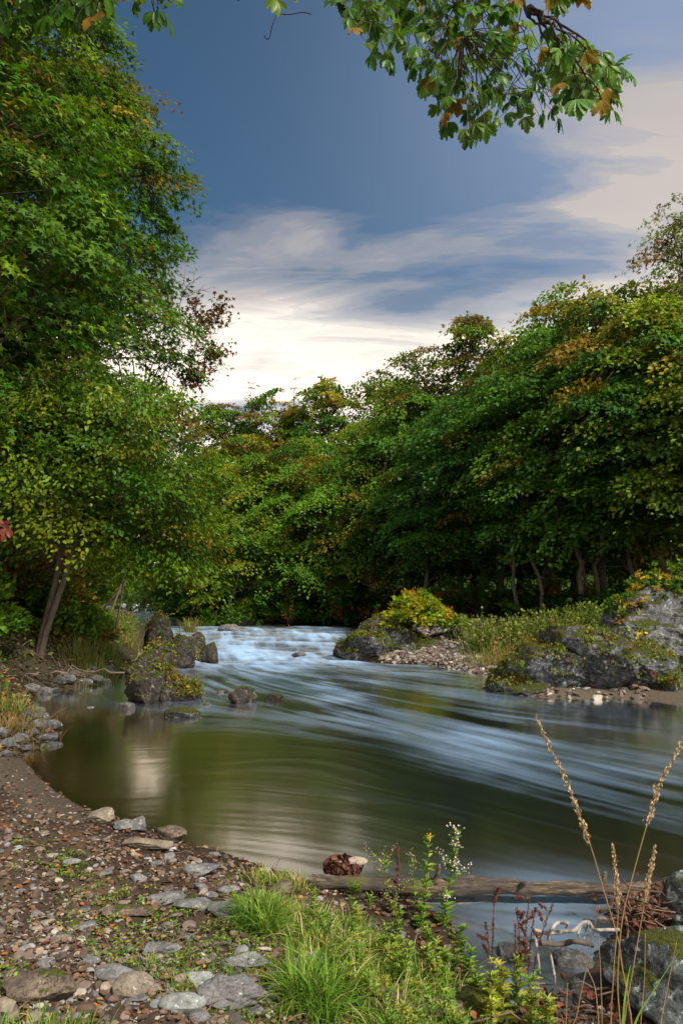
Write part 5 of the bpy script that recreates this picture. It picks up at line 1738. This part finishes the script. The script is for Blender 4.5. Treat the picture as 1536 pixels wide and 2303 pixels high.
for k, (pix, y, lab) in enumerate([([(1528, 2135), (1468, 2230), (1428, 2300), (1400, 2420)], 1.5, 'broad green grass blade crossing the corner boulder'), ([(1417, 2170), (1405, 2240), (1390, 2420)], 1.55, 'short green grass blade among the straw stalks'),
                                   ([(1290, 2290), (1260, 2330), (1240, 2420)], 1.7, 'green grass blade at the bottom edge')]):
    pts = smooth_line([Pd(u, v, y) for u, v in pix[::-1]], 6)
    w_ = np.linspace(.004, .0006, len(pts))
    V = np.stack([pts + np.array((1, .3, 0)) * w_[:, None], pts + np.array((0, 0, -.001)), pts - np.array((1, .3, 0)) * w_[:, None]], 1).reshape(-1, 3)
    i = np.arange(len(pts) - 1)[:, None]
    F = np.vstack([np.hstack([i * 3, i * 3 + 1, i * 3 + 4, i * 3 + 3]), np.hstack([i * 3 + 1, i * 3 + 2, i * 3 + 5, i * 3 + 4])])
    o = mesh_np('green_grass_stalk', V, [F], M['grass'], col=np.full((len(V), 3), (.12, .22, .03)))
    tag(o, lab, 'grass blade')

# ------------------------------------------------------------------ log, driftwood, debris
m_, t = newmat('log_bark')
oc = t.n('ShaderNodeTexCoord').outputs['Object']
st = t.n('ShaderNodeMapping', Vector=oc, Scale=(.18, 1, 1)).outputs[0]
nz = t.noise(st, 48, 8, .75, .6)
n2_ = t.noise(oc, 3.2, 4)
c = t.ramp(nz, [(.34, (.010, .008, .006)), (.46, (.06, .043, .028)), (.58, (.19, .135, .08)), (.70, (.42, .34, .24))])
c = t.mix(t.ramp(n2_, [(.42, 0.0), (.6, .85)]), c, (.05, .04, .035))
c = t.mix(t.ramp(t.noise(oc, 5, 4), [(.56, 0.0), (.66, .6)]), c, (.12, .11, .02))
b = t.n('ShaderNodeBump', Strength=1.0, Distance=.015, Height=nz)
p = t.n('ShaderNodeBsdfPrincipled', Base_Color=c, Roughness=.7, Normal=b.outputs[0])
outp(t, p.outputs[0])
LP_ = [(700, 1985, .11), (790, 1990, .11), (900, 1994, .10), (1000, 1993, .10), (1045, 1990, .10), (1120, 1993, .10), (1200, 1998, .09), (1330, 2000, .09), (1450, 2000, .10), (1530, 1998, .10)]
pts = smooth_line([Wz(u, v, z) for u, v, z in LP_], 10)
n, seg = len(pts), 40
T = nrm(np.gradient(pts, axis=0))
A_ = nrm(np.cross(T, (0, 0, 1.0))); B_ = np.cross(A_, T)
s = np.linspace(0, 1, n)
rad_ = .049 - .017 * s + .012 * np.exp(-((s - .43) / .08) ** 2)
a_ = np.linspace(0, 2 * np.pi, seg, endpoint=False)
V = pts[:, None] + (A_[:, None] * np.cos(a_)[None, :, None] + B_[:, None] * np.sin(a_)[None, :, None]) * rad_[:, None, None]
V = V.reshape(-1, 3)
dn = nrm(V - np.repeat(pts, seg, 0))
V = V + dn * (.016 * fbm(V * (3, 9, 9), 4, 4) + .016 * fbm(V * (8, 50, 50), 3, 5) + .01 * fbm(V * 2.2, 2, 8))[:, None]
F1 = grid_faces(n, seg, True)
LOGV = V - pts[0]
log = mesh_np('log', V - pts[0], [F1, np.arange(seg)[None], (np.arange(seg)[::-1] + (n - 1) * seg)[None]], m_)
log.location = pts[0]
tag(log, 'long weathered driftwood log lying across the backwater', 'log')
for k_, (i_, an_, L_) in enumerate(((int(n * .30), 1.2, .10), (int(n * .62), .6, .07), (int(n * .8), 2.0, .06))):
    sb = MB()
    c0 = pts[i_] - pts[0]
    d_ = A_[i_] * math.cos(an_) - B_[i_] * abs(math.sin(an_))
    d_[2] = abs(d_[2])
    sb.tube(curve(c0, c0 + nrm(d_) * (rad_[i_] + L_) + (.03, 0, 0), rs, 6, .02, .03), np.linspace(.022, .010, 6), 9)
    sb.build('broken_stub', m_, log)
# broken withered end
mb = MB()
p0 = Pd(772, 1950, 4.68)
V, F = rock_shape(55, 5, facets=5, rough=.3, freq=2.5, craggy=.25)
mb.add(V * (.12, .07, .055), [F], (.07, .028, .018))
N = 190
q = nrm(rs.normal(size=(N, 3))) * (.12, .08, .06)
mb.scatter(LTV, LTF, q, rs.normal(size=(N, 3)) + (0, 0, -.5), q * 10 + rs.normal(size=(N, 3)) * .3, rs.uniform(.03, .06, N), np.array((.11, .045, .03)) * rs.uniform(.5, 1.6, (N, 1)), np.full(N, 1.2))
V, F = rock_shape(56, 4, facets=5, rough=.1)
mb.add(V * (.10, .045, .03) + (.06, 0, .035), [F], (.33, .26, .2))
o = mb.build('dead_leaf_clump', M['dry'])
o.location = p0
tag(o, 'dark red-brown clump of withered leaves and wood caught on the log end', 'driftwood')
# submerged pale slab under the log
g_ = Wz(985, 2022)
rock('rock', 'flat pale stone just under the water behind the log', 'rock', (g_[0], g_[1], -.02), (.75, .2, .05), 1901, M['rocksmall'], sub=4, sink=.3)


def driftwood(label, paths, y, seed, mat='wood', name='driftwood', cat='driftwood', c=None):
    rs = np.random.RandomState(seed)
    o0 = Pd(*paths[0][0][0], y)
    mb = MB()
    for pix, r0, r1 in paths:
        P = smooth_line([Pd(u, v, y + rs.uniform(-.04, .04)) - o0 for u, v in pix], 8)
        P = P + np.column_stack([fbm(P * 9 + 3, 2, 1), fbm(P * 9 + 7, 2, 2), fbm(P * 9, 2, 3)]) * .012
        r = np.linspace(r0, r1, len(P)) * (1 + .35 * fbm(P * 22, 3, seed))
        mb.tube(P, r, 12, c)
    o = mb.build(name, M[mat])
    o.location = o0
    return tag(o, label, cat)


driftwood('bleached arching driftwood root with a long leg dipping into the creek',
          [([(1200, 2092), (1240, 2096), (1285, 2094), (1305, 2080), (1320, 2074), (1334, 2090), (1345, 2092), (1392, 2088)], 0.0105, 0.0074),
           ([(1276, 2076), (1255, 2076), (1240, 2086), (1234, 2104), (1237, 2140), (1245, 2190), (1247, 2225), (1262, 2250), (1275, 2262)], 0.0093, 0.0043),
           ([(1306, 2084), (1300, 2100), (1303, 2110)], 0.0074, 0.0019), ([(1322, 2078), (1316, 2098), (1313, 2112)], 0.0062, 0.0019), ([(1332, 2088), (1334, 2104)], 0.0050, 0.0019),
           ([(1203, 2088), (1208, 2140), (1213, 2190)], 0.0081, 0.0056), ([(1276, 2076), (1272, 2082), (1268, 2090)], 0.0062, 0.0025)], 3.6, 3)
driftwood('short stub of pale driftwood lying on the boulder edge', [([(1350, 2068), (1370, 2070), (1390, 2074)], .024, .02)], 4.1, 4)
driftwood('dark wet rotting branch across the creek', [([(1215, 2122), (1260, 2122), (1300, 2118), (1330, 2125)], .011, .012), ([(1190, 2210), (1214, 2216), (1225, 2210)], .010, .006)], 3.55, 5, 'bark')
# debris pile
mb = MB()
p0 = Pd(1450, 2050, 4.05)
for k in range(80):
    a0 = rs.normal(size=3) * (.11, .08, .05)
    d = rs.normal(size=3) * (.14, .08, .07)
    mb.tube(curve(a0 - d / 2, a0 + d / 2, rs, 5, .04, .05), rs.uniform(.002, .006), 5, np.array((.14, .09, .06)) * rs.uniform(.4, 1.9))
N = 160
mb.scatter(LTV, LTF, rs.normal(size=(N, 3)) * (.12, .09, .055), rs.normal(size=(N, 3)), rs.normal(size=(N, 3)), rs.uniform(.03, .06, N), np.array((.12, .05, .03)) * rs.uniform(.5, 1.7, (N, 1)))
o = mb.build('debris_pile', M['dry'])
o.location = p0
tag(o, 'tangle of brown twigs and dead leaves washed against the boulders', 'debris')
mb = MB()
p0 = Pd(1240, 2262, 3.2)
for k in range(50):
    a0 = rs.normal(size=3) * (.2, .12, .03)
    d = rs.normal(size=3) * (.16, .1, .03)
    mb.tube(curve(a0 - d / 2, a0 + d / 2, rs, 5, .04, .05), rs.uniform(.002, .005), 5, np.array((.09, .06, .045)) * rs.uniform(.4, 1.8))
N = 150
mb.scatter(LTV, LTF, rs.normal(size=(N, 3)) * (.2, .12, .03), rs.normal(size=(N, 3)), rs.normal(size=(N, 3)) * .5 + (0, 0, 1), rs.uniform(.03, .055, N), np.array((.15, .05, .025)) * rs.uniform(.4, 1.6, (N, 1)))
o = mb.build('debris_pile', M['dry'])
o.location = (p0[0], p0[1], .06)
tag(o, 'dark wet leaves and sticks clogging the creek mouth at the bottom', 'debris')
# creek stones
for k, (u, v, wp, lab) in enumerate([(1150, 2150, 90, 'dark wet stone at the rim of the backwater'), (1290, 2160, 90, 'black wet stone under the driftwood root'), (1265, 2240, 60, 'grey wet stone in the creek'), (1200, 2262, 50, 'small stone in the creek rapids'), (1340, 2230, 110, 'shaded stone at the foot of the corner boulder')]):
    g_ = Wz(u, v)
    wd = wp / FPX * g_[1]
    rock('creek_stone', lab, 'stone', (g_[0], g_[1], -.03), (wd, wd * .9, wd * .5), 1950 + k, M['rock'], sub=5, craggy=.06)

# tangle of roots and driftwood on the left bank
rs = np.random.RandomState(19)
for k in range(3):
    mb = MB()
    g_ = G([60, 140, 20][k], [1530, 1530, 1470][k])
    for q in range(15):
        a0 = rs.normal(size=3) * (.5, .3, .06) + (0, 0, .08)
        d = rs.normal(size=3) * (.6, .3, .12)
        mb.tube(curve(a0 - d / 2, a0 + d / 2, rs, 7, .05, .06), np.linspace(rs.uniform(.008, .024), .004, 7), 6, np.array((.13, .10, .075)) * rs.uniform(.3, 1.5))
    o = mb.build('root_tangle', M['twig'])
    o.location = g_
    tag(o, ['pile of bare grey-brown roots and sticks under the leaning tree', 'spread of dry sticks right of the leaning tree foot', 'dark roots and branches high at the left edge'][k], 'driftwood')
for k, (pix, y, lab) in enumerate([([(205, 1782), (160, 1776), (125, 1772)], 6.6, 'thin forked twig lying on the sandy strip'), ([(175, 1798), (150, 1782), (140, 1776)], 6.5, 'second thin twig on the sandy strip')]):
    pts = [G(u, v) + (0, 0, .015) for u, v in pix]
    mb = MB()
    mb.tube(smooth_line(np.array(pts) - pts[0], 5), .005, 5, (.03, .02, .015))
    o = mb.build('twig', M['twig']); o.location = pts[0]
    tag(o, lab, 'twig')

# ------------------------------------------------------------------ overhanging boughs near the camera
K_ = 13
SLV, SLF = [], []
for i in range(K_):      # serrated leaflet, widest beyond the middle
    x = i / (K_ - 1)
    wd_ = .23 * math.sin(math.pi * min(1, x ** 1.35)) ** .8 if 0 < x < 1 else .004
    tooth = 1.0 if i % 2 else .80
    zz = -.22 * x * x
    xs = x + (.035 if i % 2 else -.01)
    SLV += [(x, 0, zz), (xs, wd_ * tooth, zz + .22 * wd_), (xs, -wd_ * tooth, zz + .22 * wd_)]
for i in range(K_ - 1):
    a_ = i * 3
    SLF += [(a_, a_ + 3, a_ + 4, a_ + 1), (a_ + 2, a_ + 5, a_ + 3, a_)]
SLV, SLF = np.array(SLV), [np.array(SLF)]


def bough(label, poly, n, y0, y1, root_px, seed, leafL=.14, pal=None, warm=.12, limbs=5, nlf=6, accent=ORANGE, name='overhanging_bough', sub=SLV, anchor=None, rb=.022):
    rs = np.random.RandomState(seed)
    poly = np.array(poly, float)
    lo, hi = poly.min(0), poly.max(0)
    Q_ = []
    while len(Q_) < n:
        q = rs.uniform(lo, hi, (1, 2))
        if inside(q, poly)[0] and all((q[0, 0] - a) ** 2 + (q[0, 1] - b) ** 2 > 11 ** 2 for a, b in Q_):
            Q_.append(q[0])
    C = np.array([Pd(u, v, rs.uniform(y0, y1)) for u, v in Q_])
    o0 = Pd(*root_px, (y0 + y1) / 2)
    root = empty(name, o0, label, 'branch')
    C = C - o0
    wb_ = MB()
    if anchor is not None:
        wb_.tube(curve(np.array(anchor) - o0, (0, 0, 0), rs, 10, .05, .01), np.linspace(rb * 2.5, rb, 10), 8, (.06, .045, .035))
    paths = []
    for k in rs.permutation(n)[:limbs]:
        P = curve((0, 0, 0), C[k], rs, 14, .06, .025)
        wb_.tube(P, np.linspace(rb, .004, 14), 7, (.06, .045, .035))
        paths.append(P)
    AP = np.concatenate(paths)
    lb = MB()
    for k in range(n):
        d = ((AP - C[k] - (0, 0, .1)) ** 2).sum(1)
        a0 = AP[np.argmin(d)]
        wb_.tube(curve(a0, C[k], rs, 5, .06, .04), np.linspace(.005, .002, 5), 4, (.07, .06, .035), cap=False)
        ax0 = nrm(C[k] - a0 + rs.normal(size=3) * .05 + (0, 0, -.08) + np.array((0, -.05, 0)))
        up = nrm(np.array((rs.normal() * .35, rs.normal() * .5 - .25, .8)))
        sd_ = nrm(np.cross(up, ax0)); up = np.cross(ax0, sd_)
        m_ = nlf + rs.randint(-1, 2)
        an = np.linspace(-1.35, 1.35, m_) + rs.normal(size=m_) * .1
        dirs = np.cos(an)[:, None] * ax0 + np.sin(an)[:, None] * sd_ + rs.normal(size=(m_, 3)) * .1 + np.array((0, 0, -.35))
        sz = leafL * (1 - .28 * np.abs(an)) * rs.uniform(.7, 1.1) * rs.uniform(.9, 1.1, m_)
        c = pick(rs, pal or GREEN + YGREEN) * rs.uniform(.7, 1.2)
        if rs.rand() < warm:
            c = c * .4 + pick(rs, accent) * .6
        lb.scatter(sub, SLF, np.repeat(C[k][None], m_, 0), dirs, up + rs.normal(size=(m_, 3)) * .25, sz, c * rs.uniform(.8, 1.2, (m_, 1)))
    wb_.build('branch_wood', M['twig'], root)
    lb.build('leaves', M['leafnear'], root)
    return root


bough('big leafy bough with serrated leaves hanging into the top right of the sky', [(740, -40), (790, 60), (835, 135), (880, 145), (905, 110), (940, 190), (990, 250), (1030, 305), (1070, 310), (1110, 265), (1185, 285), (1220, 265), (1250, 280),
      (1290, 235), (1240, 180), (1245, 120), (1190, 60), (1150, -40)], 250, 4.3, 5.6, (1120, -160), 51, limbs=8, rb=.008, anchor=(3.2, 2.8, 8.6), pal=[(.03, .085, .012), (.06, .125, .014), (.04, .10, .016), (.08, .14, .018)], warm=.05)
bough('fan of brighter green serrated leaves, right end of the top bough', [(1220, 60), (1300, 85), (1375, 130), (1410, 160), (1385, 200), (1395, 245), (1350, 265), (1320, 225), (1285, 235), (1245, 180)], 55, 4.2, 4.8, (1180, 20), 52, limbs=6,
      pal=[(.07, .15, .03), (.06, .13, .03), (.09, .16, .03)], leafL=.15, anchor=tuple(Pd(1120, -160, 4.9)), rb=.012)
bough('few serrated leaves at the top edge right of the big bough', [(1200, -50), (1320, -50), (1300, 0), (1230, 10)], 9, 4.2, 4.8, (1200, -120), 53, limbs=3, anchor=(3.0, 2.6, 8.0), rb=.012)
bough('dark leafy bough along the top left corner', [(-40, -80), (-40, 55), (70, 60), (140, 40), (215, 60), (235, 10), (250, -80)], 80, 3.6, 4.4, (60, -220), 54, limbs=9, leafL=.15, anchor=(-4.0, 2.4, 7.5), pal=GREEN[:2])
bough('serrated leaves hanging from the top edge right of the dark corner bough', [(240, -60), (265, 15), (330, 5), (360, 40), (400, 20), (400, -60)], 15, 3.8, 4.3, (300, -160), 55, limbs=4, leafL=.14, anchor=(-3.0, 2.4, 7.5), rb=.012)
bt = bough('small sprig with dangling bare twigs at the top centre', [(600, -40), (612, 5), (645, 8), (660, -40)], 5, 4.2, 4.4, (630, -110), 56, limbs=2, leafL=.12, anchor=(-.6, 2.6, 8.0), rb=.008, pal=YGREEN)
mb = MB()
for pix in ([(625, -60), (627, 10), (623, 32), (612, 60), (607, 84), (600, 88), (595, 80)], [(624, 30), (650, 33), (680, 28), (700, 32)], [(570, -20), (545, -5), (535, 3)]):
    mb.tube(smooth_line([Pd(u, v, 4.3) - np.array(bt.location) for u, v in pix], 6), .0032, 5, (.03, .022, .02))
mb.build('bare_twigs', M['twig'], bt)
REDL = [(.06, .012, .010), (.04, .05, .012), (.10, .012, .014)]
bough('reddish-green leaves poking in at the left edge, upper of two', [(-60, 930), (0, 935), (20, 975), (5, 1030), (-60, 1040)], 9, 2.6, 2.8, (-150, 950), 57, limbs=3, leafL=.06, anchor=(-3.2, 2.2, 3.0), rb=.008, pal=REDL, warm=.1, accent=RED)
bough('dark red leaves poking in at the left edge, lower of two', [(-60, 1165), (10, 1165), (35, 1195), (20, 1215), (-60, 1225)], 10, 2.6, 2.8, (-150, 1150), 58, limbs=3, leafL=.06, anchor=(-3.2, 2.2, 2.6), rb=.008, pal=[REDL[0], REDL[2]], warm=.3, accent=RED)
